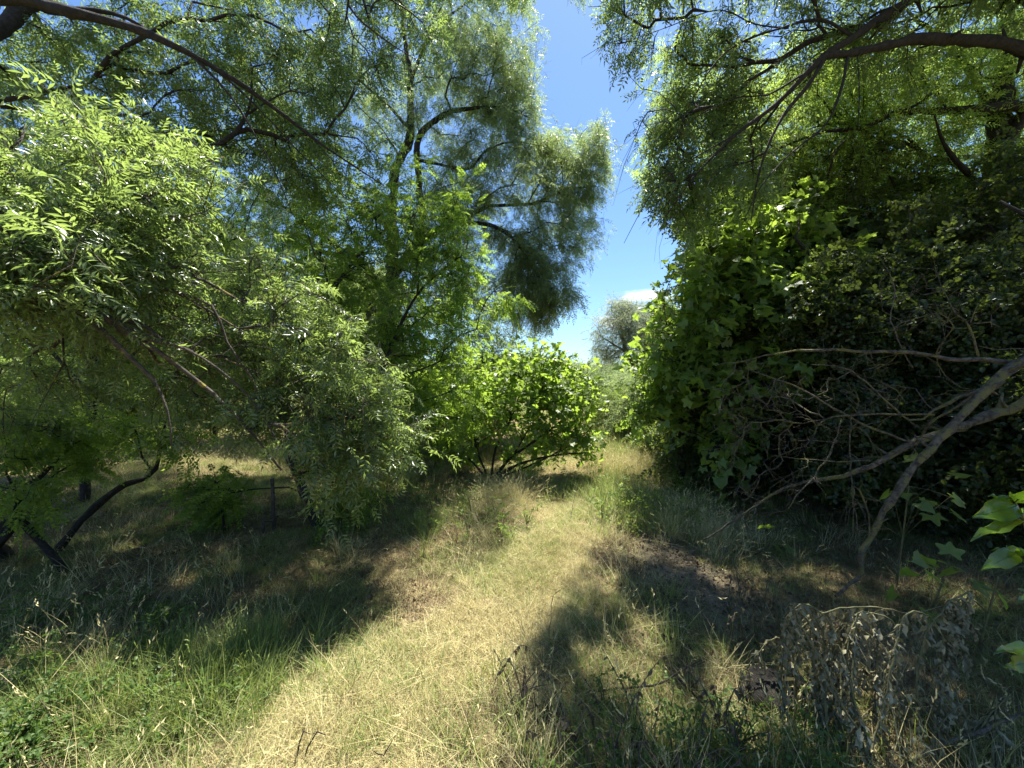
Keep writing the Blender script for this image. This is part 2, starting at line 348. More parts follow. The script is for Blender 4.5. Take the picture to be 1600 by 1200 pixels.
def lobed(size, seed=0, lobes=5):
    r = np.random.default_rng(seed); g = Geo(); pet = size * .35
    out = []; K = lobes
    angs = np.linspace(-115, 115, K)
    for i, a in enumerate(angs):
        rl = size * (.62 + .30 * math.cos(R(a) * .75)) * r.uniform(.92, 1.06)
        for da, f in ((-11, .80), (-3, .99), (4, .99), (12, .80)):
            out.append((a + da, rl * f))
        if i < K - 1: out.append(((a + angs[i + 1]) / 2, size * (.52 if K > 3 else .58)))
    c = np.array([pet, 0, 0]); V = [c]
    for a, rad in out:
        x, y = math.cos(R(a)) * rad, math.sin(R(a)) * rad
        V.append([pet + x, y, -.18 * rad * rad / size + .10 * size * abs(math.sin(R(a) * 2.5)) * r.uniform(.5, 1.3) + r.normal(0, .01) * size])
    V.append([pet - size * .05, 0, 0])
    n = len(V); T = [(0, i, i + 1) for i in range(1, n - 2)] + [(0, n - 2, n - 1), (0, n - 1, 1)]
    g.add(V, None, T, r.random()); g.tubes([(np.array([[0, 0, 0.], [pet * .6, 0, .004], [pet, 0, 0]]), np.array([.002, .0016, .0014]))], 3)
    return g
def simple_spray(n, length, ll, lw, seed=0, oval=True, spread=1.0):
    """short twig with single leaves all along it"""
    r = np.random.default_rng(seed); g = Geo()
    def pt(u): return np.array([length * u, .04 * length * math.sin(6 * u + seed), -.15 * length * u * u])
    for k in range(n):
        u = .1 + .9 * (k + .5) / n; a = R(r.uniform(35, 75)); sgn = 1 if k % 2 else -1; ph = r.normal(0, .8) * spread
        d = np.array([math.cos(a), sgn * math.sin(a) * math.cos(ph), math.sin(a) * math.sin(ph) - .1])
        V, T = blade(pt(u), d, [r.normal(0, .5), r.normal(0, .5), 1], ll * r.uniform(.6, 1.1), lw * r.uniform(.8, 1.1), oval=oval); g.add(V, None, T, r.random())
    g.tubes([(np.array([pt(u) for u in (0, .5, 1)]), np.array([.002, .0014, .0008]))], 3)
    return g
def crumpled(l, w_, seed):
    r = np.random.default_rng(seed); g = Geo(); n = 5; V = []
    for i in range(n):
        u = i / (n - 1); ww = w_ * math.sin(math.pi * min(.97, u * .9 + .08)) * .5; tw = r.normal(0, .9)
        c = np.array([l * u, r.normal(0, .08) * l, r.normal(0, .07) * l])
        for s in (-1, 0, 1): V.append(c + np.array([0, math.cos(tw) * s * ww, math.sin(tw) * s * ww + abs(s) * ww * .7]))
    Q = []
    for i in range(n - 1):
        for j in range(2): a = i * 3 + j; Q.append((a, a + 1, a + 4, a + 3))
    g.add(V, Q, None, r.random()); return g
PROTO = {}
def proto(kind, maker, mat, n=4):
    lst = []
    for i in range(n):
        me = maker(i).mesh(kind, M[mat]); ob = bpy.data.objects.new(kind + '_shape', me)   # never linked to the scene: only a shape source
        lst.append(ob)
    PROTO[kind] = lst
proto('ash', lambda s: compound(4, .15, .062, .0165, seed=s), 'ash', 5)
proto('ash_over', lambda s: compound(4, .15, .058, .0155, seed=20 + s), 'ash_over', 5)
proto('tall', lambda s: compound(4, .15, .055, .014, seed=40 + s, stem=False, droop=.4), 'tall', 5)
proto('locust', lambda s: compound(7, .21, .036, .019, oval=True, ang=78, seed=60 + s, droop=.3), 'locust', 5)
proto('yellow', lambda s: compound(4, .15, .052, .016, seed=80 + s, stem=False), 'yellow', 4)
proto('fig', lambda s: lobed(.10, 100 + s, 5 if s % 2 else 3), 'fig', 6)
proto('dark', lambda s: simple_spray(9, .20, .055, .034, 120 + s), 'dark', 4)
proto('dark_fig', lambda s: lobed(.12, 130 + s), 'dark', 4)
proto('shrub', lambda s: simple_spray(10, .18, .038, .018, 140 + s), 'shrub', 4)
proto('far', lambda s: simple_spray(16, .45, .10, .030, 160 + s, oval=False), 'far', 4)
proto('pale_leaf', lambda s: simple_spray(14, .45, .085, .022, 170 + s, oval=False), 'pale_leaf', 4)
proto('weed', lambda s: simple_spray(8, .12, .030, .017, 180 + s), 'weed', 4)
proto('wilt', lambda s: crumpled(.085, .034, 200 + s), 'wilt', 6)
proto('deadleaf', lambda s: crumpled(.035, .016, 220 + s), 'dead', 4)
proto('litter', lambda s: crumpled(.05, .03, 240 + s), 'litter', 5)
def tuft(n, h, rad, lean, wdt, seed, seedhead=0):
    r = np.random.default_rng(seed); g = Geo()
    for k in range(n):
        a = r.uniform(0, 6.283); rr_ = rad * math.sqrt(r.random()); b = np.array([rr_ * math.cos(a), rr_ * math.sin(a), -.01])
        th = r.uniform(0, 6.283); le = abs(r.normal(0, lean)) + .08; hh = h * r.uniform(.5, 1.15); cur = r.uniform(.3, 1.3)
        s = np.array([-math.sin(th), math.cos(th), 0]); d = np.array([math.cos(th), math.sin(th), 0]); V = []
        for u in (0, .35, .7, 1):
            out_ = hh * (le * u + cur * le * u * u); z = hh * u * math.sqrt(max(.05, 1 - min(.92, le) ** 2)) * (1 - .28 * cur * le * u)
            ww = wdt * (1 - u * .85) * .5; c = b + d * out_ + np.array([0, 0, z])
            if u < 1: V += [c - s * ww, c + s * ww]
            else: V.append(c)
        g.add(V, [(0, 1, 3, 2), (2, 3, 5, 4)], [(4, 5, 6)], r.random())
        if seedhead and r.random() < seedhead:
            c = V[-1]; dd = unit(V[-1] - V[-2])
            for q in range(4):
                V2, T2 = blade(c + dd * .012 * q, dd + r.normal(0, .35, 3), r.normal(0, 1, 3), .022, .006); g.add(V2, None, T2, .8)
    return g
proto('dry_short', lambda s: tuft(34, .065, .085, .8, .0030, 300 + s), 'dry', 6)
proto('dry_tall', lambda s: tuft(24, .25, .07, .45, .0032, 310 + s, .25), 'dry', 6)
proto('dry_brown_shaded', lambda s: tuft(34, .075, .085, .8, .0034, 305 + s), 'dry_shaded', 6)
proto('green_short', lambda s: tuft(28, .075, .08, .65, .0036, 320 + s), 'green', 6)
proto('green_tall', lambda s: tuft(20, .28, .06, .42, .0052, 330 + s, .1), 'green', 6)
proto('field', lambda s: tuft(26, .34, .30, .5, .016, 340 + s), 'dry', 4)
proto('field_green', lambda s: tuft(26, .38, .28, .5, .020, 350 + s), 'green', 4)

_ng = {}
def scatter_group(kind):
    """geometry nodes: put the leaf shapes on the points of a mesh"""
    if kind in _ng: return _ng[kind]
    g = bpy.data.node_groups.new('scatter_' + kind, 'GeometryNodeTree')
    g.interface.new_socket('Geometry', in_out='INPUT', socket_type='NodeSocketGeometry'); g.interface.new_socket('Geometry', in_out='OUTPUT', socket_type='NodeSocketGeometry')
    N = g.nodes.new; Lk = g.links.new
    gi = N('NodeGroupInput'); go = N('NodeGroupOutput'); io = N('GeometryNodeInstanceOnPoints'); jn = N('GeometryNodeJoinGeometry')
    for ob in reversed(PROTO[kind]):
        oi = N('GeometryNodeObjectInfo'); oi.inputs['Object'].default_value = ob; oi.inputs['As Instance'].default_value = False
        gt = N('GeometryNodeGeometryToInstance'); Lk(oi.outputs['Geometry'], gt.inputs[0]); Lk(gt.outputs[0], jn.inputs[0])
    def attr(n, ty):
        a = N('GeometryNodeInputNamedAttribute'); a.data_type = ty; a.inputs['Name'].default_value = n; return a.outputs['Attribute']
    Lk(gi.outputs[0], io.inputs['Points']); Lk(jn.outputs[0], io.inputs['Instance']); io.inputs['Pick Instance'].default_value = True
    Lk(attr('idx', 'INT'), io.inputs['Instance Index'])
    er = N('FunctionNodeEulerToRotation'); Lk(attr('rot', 'FLOAT_VECTOR'), er.inputs[0]); Lk(er.outputs[0], io.inputs['Rotation'])
    Lk(attr('scl', 'FLOAT'), io.inputs['Scale']); Lk(io.outputs[0], go.inputs[0])
    _ng[kind] = g; return g
def frames(X, N_):
    X = unit(X); N_ = N_ - X * np.sum(X * N_, -1, keepdims=True); Z = unit(N_); Y = np.cross(Z, X)
    return np.stack([X, Y, Z], -1)                 # columns
def eul(Mx):
    return np.stack([np.arctan2(Mx[:, 2, 1], Mx[:, 2, 2]), -np.arcsin(np.clip(Mx[:, 2, 0], -1, 1)), np.arctan2(Mx[:, 1, 0], Mx[:, 0, 0])], -1)
def scatter(name, kind, pos, rot, scl, parent=None, kindtag='stuff'):
    me = bpy.data.meshes.new(name); me.vertices.add(len(pos)); me.vertices.foreach_set('co', np.asarray(pos, np.float32).ravel())
    a = me.attributes.new('rot', 'FLOAT_VECTOR', 'POINT'); a.data.foreach_set('vector', np.asarray(rot, np.float32).ravel())
    a = me.attributes.new('scl', 'FLOAT', 'POINT'); a.data.foreach_set('value', np.asarray(scl, np.float32))
    a = me.attributes.new('idx', 'INT', 'POINT'); a.data.foreach_set('value', rng.integers(0, len(PROTO[kind]), len(pos)).astype(np.int32))
    o = link(name, me, parent, kindtag); md = o.modifiers.new('scatter', 'NODES'); md.node_group = scatter_group(kind); return o
# ------------------------------------------------------------------ growing trees
def grow(skel, targets, step=.22, rt=.0028, wp=.22, droop=.15, expo=.45, jit=.012):
    """skel: list of (n,4) paths. targets (k,3): every one gets a twig from the nearest wood. -> paths, tip positions, tip directions"""
    pos = []; rad = []; par = []; dirs = []; pl = []
    for s in skel:
        b = len(pos)
        dd = unit(np.gradient(s[:, :3], axis=0)) if len(s) > 1 else np.zeros((1, 3))
        acc_ = 0 if b == 0 else None
        if b: q = np.linalg.norm(np.array(pos) - s[0, :3], axis=1); acc_ = pl[int(q.argmin())]
        for i in range(len(s)):
            pos.append(s[i, :3]); rad.append(s[i, 3]); par.append(-1); dirs.append(dd[i])
            if i: acc_ += np.linalg.norm(s[i, :3] - s[i - 1, :3])
            pl.append(acc_)
    n0 = len(pos); cap = n0 + len(targets) * 14
    A = np.zeros((cap, 3)); A[:n0] = pos; D = np.zeros((cap, 3)); D[:n0] = dirs; PL = np.zeros(cap); PL[:n0] = pl; PA = np.full(cap, -1); n = n0
    skinny = np.zeros(cap); skinny[:n0] = 0
    d0 = np.array([np.min(np.linalg.norm(A[:n0] - t, axis=1)) for t in targets]) if len(targets) else []
    order = np.argsort(np.asarray(d0) * (1 + .25 * rng.random(len(targets)))); paths = []
    for ti in order:
        t = targets[ti]; dv = t - A[:n]; ds = np.sqrt(np.einsum('ij,ij->i', dv, dv))
        al = np.einsum('ij,ij->i', dv, D[:n]) / np.maximum(ds, 1e-6)
        j = int(np.argmin(ds * (1.25 - .35 * al) + wp * PL[:n])); d = ds[j]
        if d < .02: continue
        m = min(13, max(2, int(d / step) + 1)); u = (np.arange(1, m + 1) / m)[:, None]
        p0 = A[j]; t0 = (D[j] * .55 + unit(t - p0) * .45) * d; t1 = (unit(t - p0) + np.array([0, 0, -droop * 2])) * d * .8
        pts = (2 * u ** 3 - 3 * u ** 2 + 1) * p0 + (u ** 3 - 2 * u ** 2 + u) * t0 + (-2 * u ** 3 + 3 * u ** 2) * t + (u ** 3 - u ** 2) * t1
        pts[:-1] += rng.normal(0, jit, (m - 1, 3)) * (1 + d)
        full = np.vstack([p0, pts]); dr = unit(np.diff(full, axis=0))
        A[n:n + m] = pts; D[n:n + m] = dr; PL[n:n + m] = PL[j] + d * u[:, 0]; PA[n] = j; PA[n + 1:n + m] = np.arange(n, n + m - 1)
        paths.append((j, n, m)); n += m
    cnt = np.zeros(n); 
    for (j, s, m) in paths: cnt[s + m - 1] += 1
    for i in range(n - 1, n0 - 1, -1): cnt[PA[i]] += cnt[i]
    r = rt * np.maximum(cnt, 1) ** expo; r[:n0] = rad
    out_ = []; tips = []; td = []
    for (j, s, m) in paths:
        idx = np.r_[j, np.arange(s, s + m)]; rr_ = r[idx].copy(); rr_[0] = min(rr_[0], rr_[1] * 1.25)
        out_.append((A[idx], rr_)); tips.append(A[s + m - 1]); td.append(D[s + m - 1])
    return out_, np.array(tips), np.array(td)
def clump(*cl):
    """(px,py,d, rx,ry px, rd m, n)"""
    o = []
    for (px, py, d, rx, ry, rd, n) in cl:
        v = rng.normal(0, 1, (n, 3)); v = unit(v) * (rng.random((n, 1)) ** (1 / 2.4))
        dd = d + v[:, 1] * rd
        q = np.stack([(px - 800 + v[:, 0] * rx) / F * dd, dd, H + (HY - py - v[:, 2] * -ry) / F * dd], -1)
        o.append(q)
    return np.vstack(o)
def wclump(*cl):
    o = []
    for (x, y, z, rx, ry, rz, n) in cl:
        v = rng.normal(0, 1, (n, 3)); v = unit(v) * (rng.random((n, 1)) ** (1 / 2.4)); o.append(np.array([x, y, z]) + v * np.array([rx, ry, rz]))
    return np.vstack(o)
def foliage(tips, td, k, m, tl, leaf_scale, droop=.35, ang=(35, 70), up=.55, keepsky=True, sunj=.10, usesun=True, spreadb=.25, gap=GAP):
    """k side twigs at each tip, m leaves on each -> twig paths and leaf placements"""
    K = len(tips)
    T = np.repeat(td, k, 0); B = np.repeat(tips, k, 0) - T * (rng.random((K * k, 1)) * spreadb)
    L_ = tl * rng.uniform(.5, 1.25, (K * k, 1))
    D = unit(T * .75 + rng.normal(0, .62, T.shape) + np.array([0, 0, -droop * .5]))
    E = B + D * L_ + np.array([0, 0, -1.]) * L_ * droop * .5
    Mi = B + D * L_ * .5 + np.array([0, 0, .0])
    u = ((np.arange(m) + .6) / m)[None, :, None]
    pos = (1 - u) ** 2 * B[:, None] + 2 * u * (1 - u) * Mi[:, None] + u * u * E[:, None]
    tan = unit(2 * (1 - u) * (Mi - B)[:, None] + 2 * u * (E - Mi)[:, None])
    side = unit(np.cross(tan, np.array([0, 0, 1.]) + rng.normal(0, .3, tan.shape)))
    sg = np.where(np.arange(m) % 2 == 0, 1., -1.)[None, :, None]; a = np.radians(rng.uniform(*ang, (K * k, m, 1))); a[:, -1] *= .2
    X = tan * np.cos(a) + side * sg * np.sin(a) + np.array([0, 0, -droop]) * rng.uniform(.3, 1.3, a.shape) + rng.normal(0, .15, tan.shape)
    N_ = np.array([0, 0, up]) + np.array([-sv[0], -.12, 0]) * 0 + rng.normal(0, .42, X.shape)
    pos = pos.reshape(-1, 3); fr = frames(X.reshape(-1, 3), N_.reshape(-1, 3)); s = leaf_scale * rng.uniform(.55, 1.25, len(pos))
    keep = np.ones(len(pos), bool)
    if usesun: keep &= ~lit(pos + X.reshape(-1, 3) * .05, sunj)
    if keepsky: keep &= ~in_gap(pos, gap)
    keep &= pos[:, 2] > .03
    tw = [(np.array([B[i], Mi[i], E[i]]), np.array([.0024, .0018, .001])) for i in range(K * k)]
    kb = keep.reshape(K * k, m).any(1); tw = [t for t, q in zip(tw, kb) if q]
    return tw, pos[keep], fr[keep], s[keep]
def leaf_objects(parent, kind, pos, fr, s, n, maxd=99):
    """the n leaves nearest to the eye become objects of their own; returns mask of the rest"""
    fm = in_frame(pos); dist = np.linalg.norm(pos - np.array([0, 0, H]), axis=1); dist[~fm] = 1e9; dist[dist > maxd] = 1e9
    # spread over the near side: the largest-showing ones
    sel = np.argsort(dist)[:n]; sel = sel[dist[sel] < 1e8]
    rest = np.ones(len(pos), bool); rest[sel] = False; inv = parent_inv(parent)
    for i in sel:
        o = bpy.data.objects.new('leaf', PROTO[kind][int(rng.integers(len(PROTO[kind])))].data); COL.objects.link(o)
        o.parent = parent
        mt = Matrix.Identity(4); mt[0][:3], mt[1][:3], mt[2][:3] = (tuple(float(v) for v in row) for row in fr[i] * s[i])
        mt.translation = Vector(pos[i]); o.matrix_parent_inverse = inv; o.matrix_basis = mt
    return rest
STATS = {}
def tree(name, label, cat, skel, targets, kind, bark, k=4, m=6, tl=.28, scale=1., nleaf=0, group=None, base=None, usesun=True, keepsky=True, droop=.35, gdroop=.15,
         rt=.0028, expo=.45, wp=.22, step=.22, up=.55, sunj=.10, limb_name='limb', gap=GAP, spreadb=.25, sides=4, bare=0):
    skel = [spline(s) for s in skel]
    b = skel[0][0, :3] if base is None else base
    t = thing(name, label, cat, tuple(float(v) for v in b), group)
    tg = targets
    if usesun: tg = tg[~lit(tg, sunj)]
    if keepsky: tg = tg[~in_gap(tg, gap)]
    tg = tg[tg[:, 2] > .05]
    for i, s in enumerate(skel):
        g = Geo(); big = s[:, 3].max() > .03
        g.tubes([(s[:, :3], s[:, 3])], 12 if big else 7, .09 if big else .07)
        spurs(g, s)
        o = link('trunk' if i == 0 else limb_name, g.mesh(name, M[bark], True), t)
    paths, tips, td = grow(skel, tg, step, rt, wp, gdroop, expo)
    tw, pos, fr, s = foliage(tips, td, k, m, tl, scale, droop, up=up, keepsky=keepsky, usesun=usesun, sunj=sunj, gap=gap, spreadb=spreadb)
    thick = [p for p in paths if p[1].max() > .009]; thin = [p for p in paths if p[1].max() <= .009]
    g = Geo()
    if thick: g.tubes(thick, 6 if sides > 3 else 4, .04)
    if thin: g.tubes(thin, sides)
    if tw: g.tubes(tw, 3)
    if bare:
        idx = rng.integers(0, len(tips), bare)
        g.tubes([(np.array([tips[i], tips[i] + td[i] * .2 + rng.normal(0, .05, 3) - [0, 0, .03], tips[i] + td[i] * .36 + rng.normal(0, .09, 3) - [0, 0, .16]]), np.array([.0026, .002, .001])) for i in idx], 3)
    if g.n: link('branches', g.mesh(name + '_branches', M[bark], False), t, 'stuff')
    if len(pos):
        rest = np.ones(len(pos), bool)
        if nleaf: rest = leaf_objects(t, kind, pos, fr, s, nleaf)
        scatter('crown', kind, pos[rest], eul(fr[rest]), s[rest], t)
    STATS[label[:40]] = (len(tg), len(pos), g.n)
    return t
# ================================================================== the trees
# near ash: its trunk stands left of the frame, limbs arch down in front of the shade
tree('ash_tree', 'near ash with lichen-spotted limbs arching down from the left edge over the shaded grass', 'tree',
     [pp(('w', -4.3, 2.1, -.1, 0.1360), ('w', -4.0, 2.1, 1.2, 0.1105), ('w', -3.5, 2.2, 1.95, 0.0723), (0, 455, 2.25, 0.0510), (60, 462, 2.3, 0.0425), (120, 486, 2.4, 0.0357), (165, 500, 2.45, 0.0289), (215, 530, 2.5, 0.0204), (270, 565, 2.6, 0.0161), (330, 612, 2.7, 0.0127), (385, 668, 2.8, 0.0093), (440, 735, 2.85, 0.0059)),
      pp((60, 462, 2.3, 0.0382), (95, 437, 2.4, 0.0306), (130, 425, 2.5, 0.0255), (180, 432, 2.6, 0.0187), (250, 450, 2.7, 0.0127), (330, 478, 2.8, 0.0093), (355, 535, 2.85, 0.0076), (398, 600, 2.9, 0.0059), (410, 660, 2.95, 0.0034)),
      pp((130, 487, 2.4, 0.0221), (170, 520, 2.4, 0.0170), (205, 555, 2.45, 0.0127), (240, 590, 2.5, 0.0102), (262, 640, 2.5, 0.0059), (268, 700, 2.5, 0.0034)),
      pp((225, 530, 2.5, 0.0102), (290, 545, 2.6, 0.0085), (360, 592, 2.7, 0.0076), (405, 640, 2.8, 0.0068), (445, 710, 2.85, 0.0055), (478, 790, 2.9, 0.0034)),
      pp((110, 430, 2.45, 0.0170), (140, 390, 2.5, 0.0127), (150, 330, 2.55, 0.0085), (175, 290, 2.6, 0.0059), (205, 255, 2.6, 0.0034)),
      pp((270, 455, 2.7, 0.0085), (350, 500, 2.9, 0.0068), (440, 560, 3.1, 0.0051), (500, 640, 3.2, 0.0034)),
      pp((350, 560, 2.85, 0.0059), (440, 600, 3.05, 0.0051), (520, 650, 3.2, 0.0043), (600, 690, 3.3, 0.0026))],
     clump((90, 290, 2.7, 204, 144, 0.60, 150), (250, 340, 2.9, 180, 120, 0.48, 129), (60, 400, 2.3, 144, 108, 0.48, 88), (340, 450, 2.9, 132, 96, 0.48, 119), (430, 520, 3.0, 120, 96, 0.42, 113), (510, 600, 3.15, 120, 84, 0.42, 113),
           (590, 680, 3.3, 96, 60, 0.36, 69), (480, 650, 3.0, 132, 66, 0.36, 78), (250, 480, 2.9, 192, 84, 0.42, 78), (530, 735, 3.0, 60, 33, 0.24, 26), (60, 560, 3.3, 144, 144, 0.60, 69), (-150, 350, 2.3, 192, 192, 0.72, 88), (330, 585, 3.2, 144, 96, 0.36, 43), (400, 420, 3.1, 60, 60, 0.36, 38)),
     'ash', 'bark_l', k=2, m=6, tl=.32, scale=.84, nleaf=300, base=np.array([-4.3, 2.1, 0]), droop=.2, sunj=.06, sides=5, bare=120)
# overhead ash, left
tree('ash_tree', 'ash whose long dark limb crosses overhead from the top left corner', 'tree',
     [pp(('w', -6.4, 3.0, -.1, 0.1632), ('w', -6.2, 3.0, 2.5, 0.1292), ('w', -5.3, 3.1, 4.6, 0.0816), (0, -2, 3.3, 0.0462), (110, 18, 3.3, 0.0408), (200, 42, 3.4, 0.0340), (300, 85, 3.5, 0.0258), (380, 132, 3.7, 0.0211), (450, 185, 3.9, 0.0163), (520, 238, 4.1, 0.0109), (600, 290, 4.3, 0.0054)),
      pp((105, 18, 3.3, 0.0218), (150, 16, 3.4, 0.0184), (200, 28, 3.5, 0.0150), (260, 66, 3.6, 0.0122), (340, 112, 3.8, 0.0102), (400, 165, 3.9, 0.0082), (470, 240, 4.0, 0.0054), (540, 310, 4.1, 0.0027)),
      pp(('w', -5.3, 3.4, 3.2, 0.0408), (-40, 175, 3.8, 0.0272), (70, 145, 3.9, 0.0177), (140, 130, 4.0, 0.0068)),
      pp(('w', -5.6, 3.6, 2.9, 0.0408), (-20, 215, 3.6, 0.0258), (70, 218, 3.7, 0.0204), (150, 226, 3.8, 0.0163), (250, 235, 3.9, 0.0088), (350, 224, 4.0, 0.0041)),
      [(-5.3, 3.4, 4.0, 0.0680), (-4.2, 5.0, 7.4, 0.0510), (-2.6, 7.0, 9.6, 0.0340), (-1.6, 9.0, 11.5, 0.0170)],  # unseen limb added to carry the shading canopy
      pp((300, 88, 3.5, 0.0122), (360, 150, 3.6, 0.0095), (420, 250, 3.7, 0.0061), (455, 330, 3.8, 0.0027)),
      pp(('w', -3.6, 3.6, 6.4, 0.0340), (530, -60, 4.2, 0.0163), (545, 10, 4.2, 0.0122), (600, 60, 4.3, 0.0068), (660, 100, 4.4, 0.0027))],
     np.vstack([clump((100, 90, 4.3, 150, 80, .6, 74), (300, 60, 4.4, 150, 90, .6, 81), (470, 90, 4.7, 130, 110, .6, 81), (330, 190, 4.5, 150, 70, .5, 68), (500, 240, 4.8, 120, 80, .4, 60), (130, 200, 4.5, 160, 60, .5, 44), (600, 60, 5.0, 110, 100, .5, 54),
           (50, -100, 4.4, 300, 100, .9, 60), (420, -110, 4.8, 260, 90, .9, 74), (-200, 100, 4.4, 160, 200, .9, 60), (660, -150, 5.4, 160, 100, .8, 40)), shade_slab(1150, (-6.5, .6), (2.9, 5.5))]),  # last part: unseen leaves added to shade the left ground
     'ash_over', 'bark', k=2, m=6, tl=.3, scale=1.1, rt=.0034, nleaf=300, base=np.array([-6.4, 3.0, 0]), droop=.45, gdroop=.25, bare=100)
# tall tree in the middle
SUNMAX[0] = 8.0
TD = 1.24
_pp0 = pp
def pp(*a): return _pp0(*[(q[0], q[1] * TD, q[2] * TD, q[3], q[4] * TD) if q[0] == 'w' else (q[0], q[1], q[2] * TD, q[3] * TD) for q in a])
def tclump(*cl): return clump(*[(c[0], c[1], c[2] * TD, c[3], c[4], c[5] * TD, c[6]) for c in cl])
tree('tall_tree', 'tall grey-green tree with drooping outer branches filling the middle of the sky', 'tree',
     [pp(('w', -3.0, 9.4, -.1, 0.1920), (598, 640, 9.4, 0.1680), (600, 560, 9.3, 0.1520), (610, 450, 9.3, 0.1360), (613, 350, 9.3, 0.1200), (618, 270, 9.3, 0.1040), (640, 215, 9.3, 0.0880), (641, 120, 9.4, 0.0640), (628, 20, 9.5, 0.0480), (610, -150, 9.6, 0.0320), (600, -330, 9.6, 0.0160)),
      pp((612, 430, 9.3, 0.1120), (640, 395, 9.1, 0.0960), (660, 360, 9.0, 0.0800), (655, 280, 9.0, 0.0720), (655, 215, 9.0, 0.0680), (690, 182, 9.0, 0.0560), (730, 170, 9.0, 0.0400), (790, 168, 9.0, 0.0240), (830, 185, 9.0, 0.0120)),
      pp((655, 370, 9.0, 0.0640), (710, 350, 8.9, 0.0520), (765, 352, 8.8, 0.0440), (800, 372, 8.7, 0.0360), (830, 415, 8.6, 0.0256), (855, 460, 8.6, 0.0144), (870, 490, 8.6, 0.0064)),
      pp((640, 385, 9.1, 0.0640), (720, 345, 9.2, 0.0520), (765, 323, 9.3, 0.0440), (830, 318, 9.4, 0.0360), (880, 298, 9.5, 0.0240), (930, 290, 9.5, 0.0120)),
      pp((600, 470, 9.3, 0.0800), (575, 420, 9.2, 0.0720), (535, 392, 9.1, 0.0680), (490, 358, 9.0, 0.0520), (440, 322, 8.9, 0.0320), (390, 312, 8.8, 0.0120)),
      pp((560, 405, 9.2, 0.0560), (500, 395, 9.2, 0.0480), (455, 415, 9.2, 0.0400), (400, 440, 9.2, 0.0160)),
      pp((655, 250, 9.0, 0.0400), (700, 260, 9.0, 0.0320), (735, 262, 9.0, 0.0280), (760, 235, 9.0, 0.0240), (800, 222, 9.1, 0.0160), (860, 230, 9.2, 0.0080)),
      pp((641, 130, 9.4, 0.0400), (670, 60, 9.5, 0.0320), (720, 10, 9.6, 0.0240), (770, -20, 9.6, 0.0120)),
      pp((640, 200, 9.3, 0.0400), (600, 160, 9.4, 0.0320), (540, 110, 9.4, 0.0240), (470, 80, 9.4, 0.0120)),
      pp((610, 310, 9.3, 0.0400), (560, 290, 9.4, 0.0320), (480, 240, 9.4, 0.0240), (400, 230, 9.4, 0.0120))],
     tclump((640, 110, 9.6, 170, 130, 1.6, 190), (760, 70, 9.5, 90, 110, 1.2, 160), (800, 160, 9.3, 60, 70, .9, 90), (760, 260, 9.2, 130, 80, 1.2, 160), (880, 250, 9.4, 80, 70, .9, 130), (890, 340, 9.2, 65, 60, .8, 90), (855, 440, 8.8, 60, 65, .6, 110),
           (820, 390, 8.8, 60, 50, .7, 60), (780, 450, 9.0, 60, 50, .6, 50), (700, 430, 9.2, 90, 60, .8, 60), (700, 330, 9.0, 120, 70, 1.0, 90), (540, 160, 9.6, 130, 120, 1.5, 95), (480, 300, 9.3, 130, 90, 1.2, 85), (380, 380, 9.0, 100, 90, 1.0, 60), (420, 170, 9.5, 120, 110, 1.2, 60), (940, 230, 9.4, 30, 50, .5, 36),
           (650, -160, 9.8, 240, 170, 2.2, 220), (840, 480, 8.8, 45, 30, .4, 30), (600, 450, 9.6, 150, 90, 1.2, 90)),
     'tall', 'bark', k=4, m=7, tl=.52, scale=1.4, nleaf=0, base=np.array([-3.0 * TD, 9.4 * TD, 0]), droop=.55, gdroop=.30, rt=.0048, step=.35, spreadb=.5, sides=3)
pp = _pp0; SUNMAX[0] = 9e9
# locust in front of it
tree('locust_tree', 'locust tree with bright feathery leaves leaning over the shaded grass in the left middle', 'tree',
     [pp(('w', -2.06, 4.25, -.05, .055), (485, 800, 4.25, .048), (468, 755, 4.3, .042), (452, 700, 4.4, .036), (448, 620, 4.6, .032), (470, 540, 4.8, .028), (510, 470, 5.0, .022), (560, 400, 5.2, .016), (620, 340, 5.3, .008)),
      pp(('w', -1.98, 4.25, -.05, .040), (520, 800, 4.28, .034), (532, 755, 4.4, .030), (550, 690, 4.7, .027), (590, 600, 5.0, .024), (620, 520, 5.3, .020), (660, 450, 5.5, .014), (720, 400, 5.5, .006)),
      pp((590, 600, 5.0, .016), (650, 580, 5.2, .012), (700, 560, 5.3, .006)),
      pp((470, 540, 4.8, .018), (430, 480, 4.9, .014), (400, 420, 5.0, .006))],
     clump((560, 380, 5.3, 110, 80, .7, 55), (690, 400, 5.4, 80, 50, .5, 46), (740, 440, 5.3, 60, 40, .3, 20), (620, 300, 5.5, 110, 70, .7, 42), (560, 500, 5.5, 110, 90, .6, 63), (680, 520, 5.6, 80, 70, .5, 51), (460, 460, 5.2, 90, 100, .6, 51),
           (790, 470, 5.4, 35, 25, .2, 7), (700, 330, 5.5, 60, 40, .4, 20), (610, 640, 5.4, 90, 60, .5, 38), (560, 760, 4.4, 60, 25, .3, 18), (330, 770, 4.2, 50, 25, .3, 11), (700, 630, 5.8, 60, 60, .4, 34), (500, 320, 5.4, 90, 60, .6, 25), (450, 560, 5.2, 110, 60, .5, 34)),
     'locust', 'bark', k=2, m=5, tl=.28, scale=1.05, nleaf=300, base=np.array([-2.06, 4.25, 0]), droop=.3, up=.6, sunj=.12)
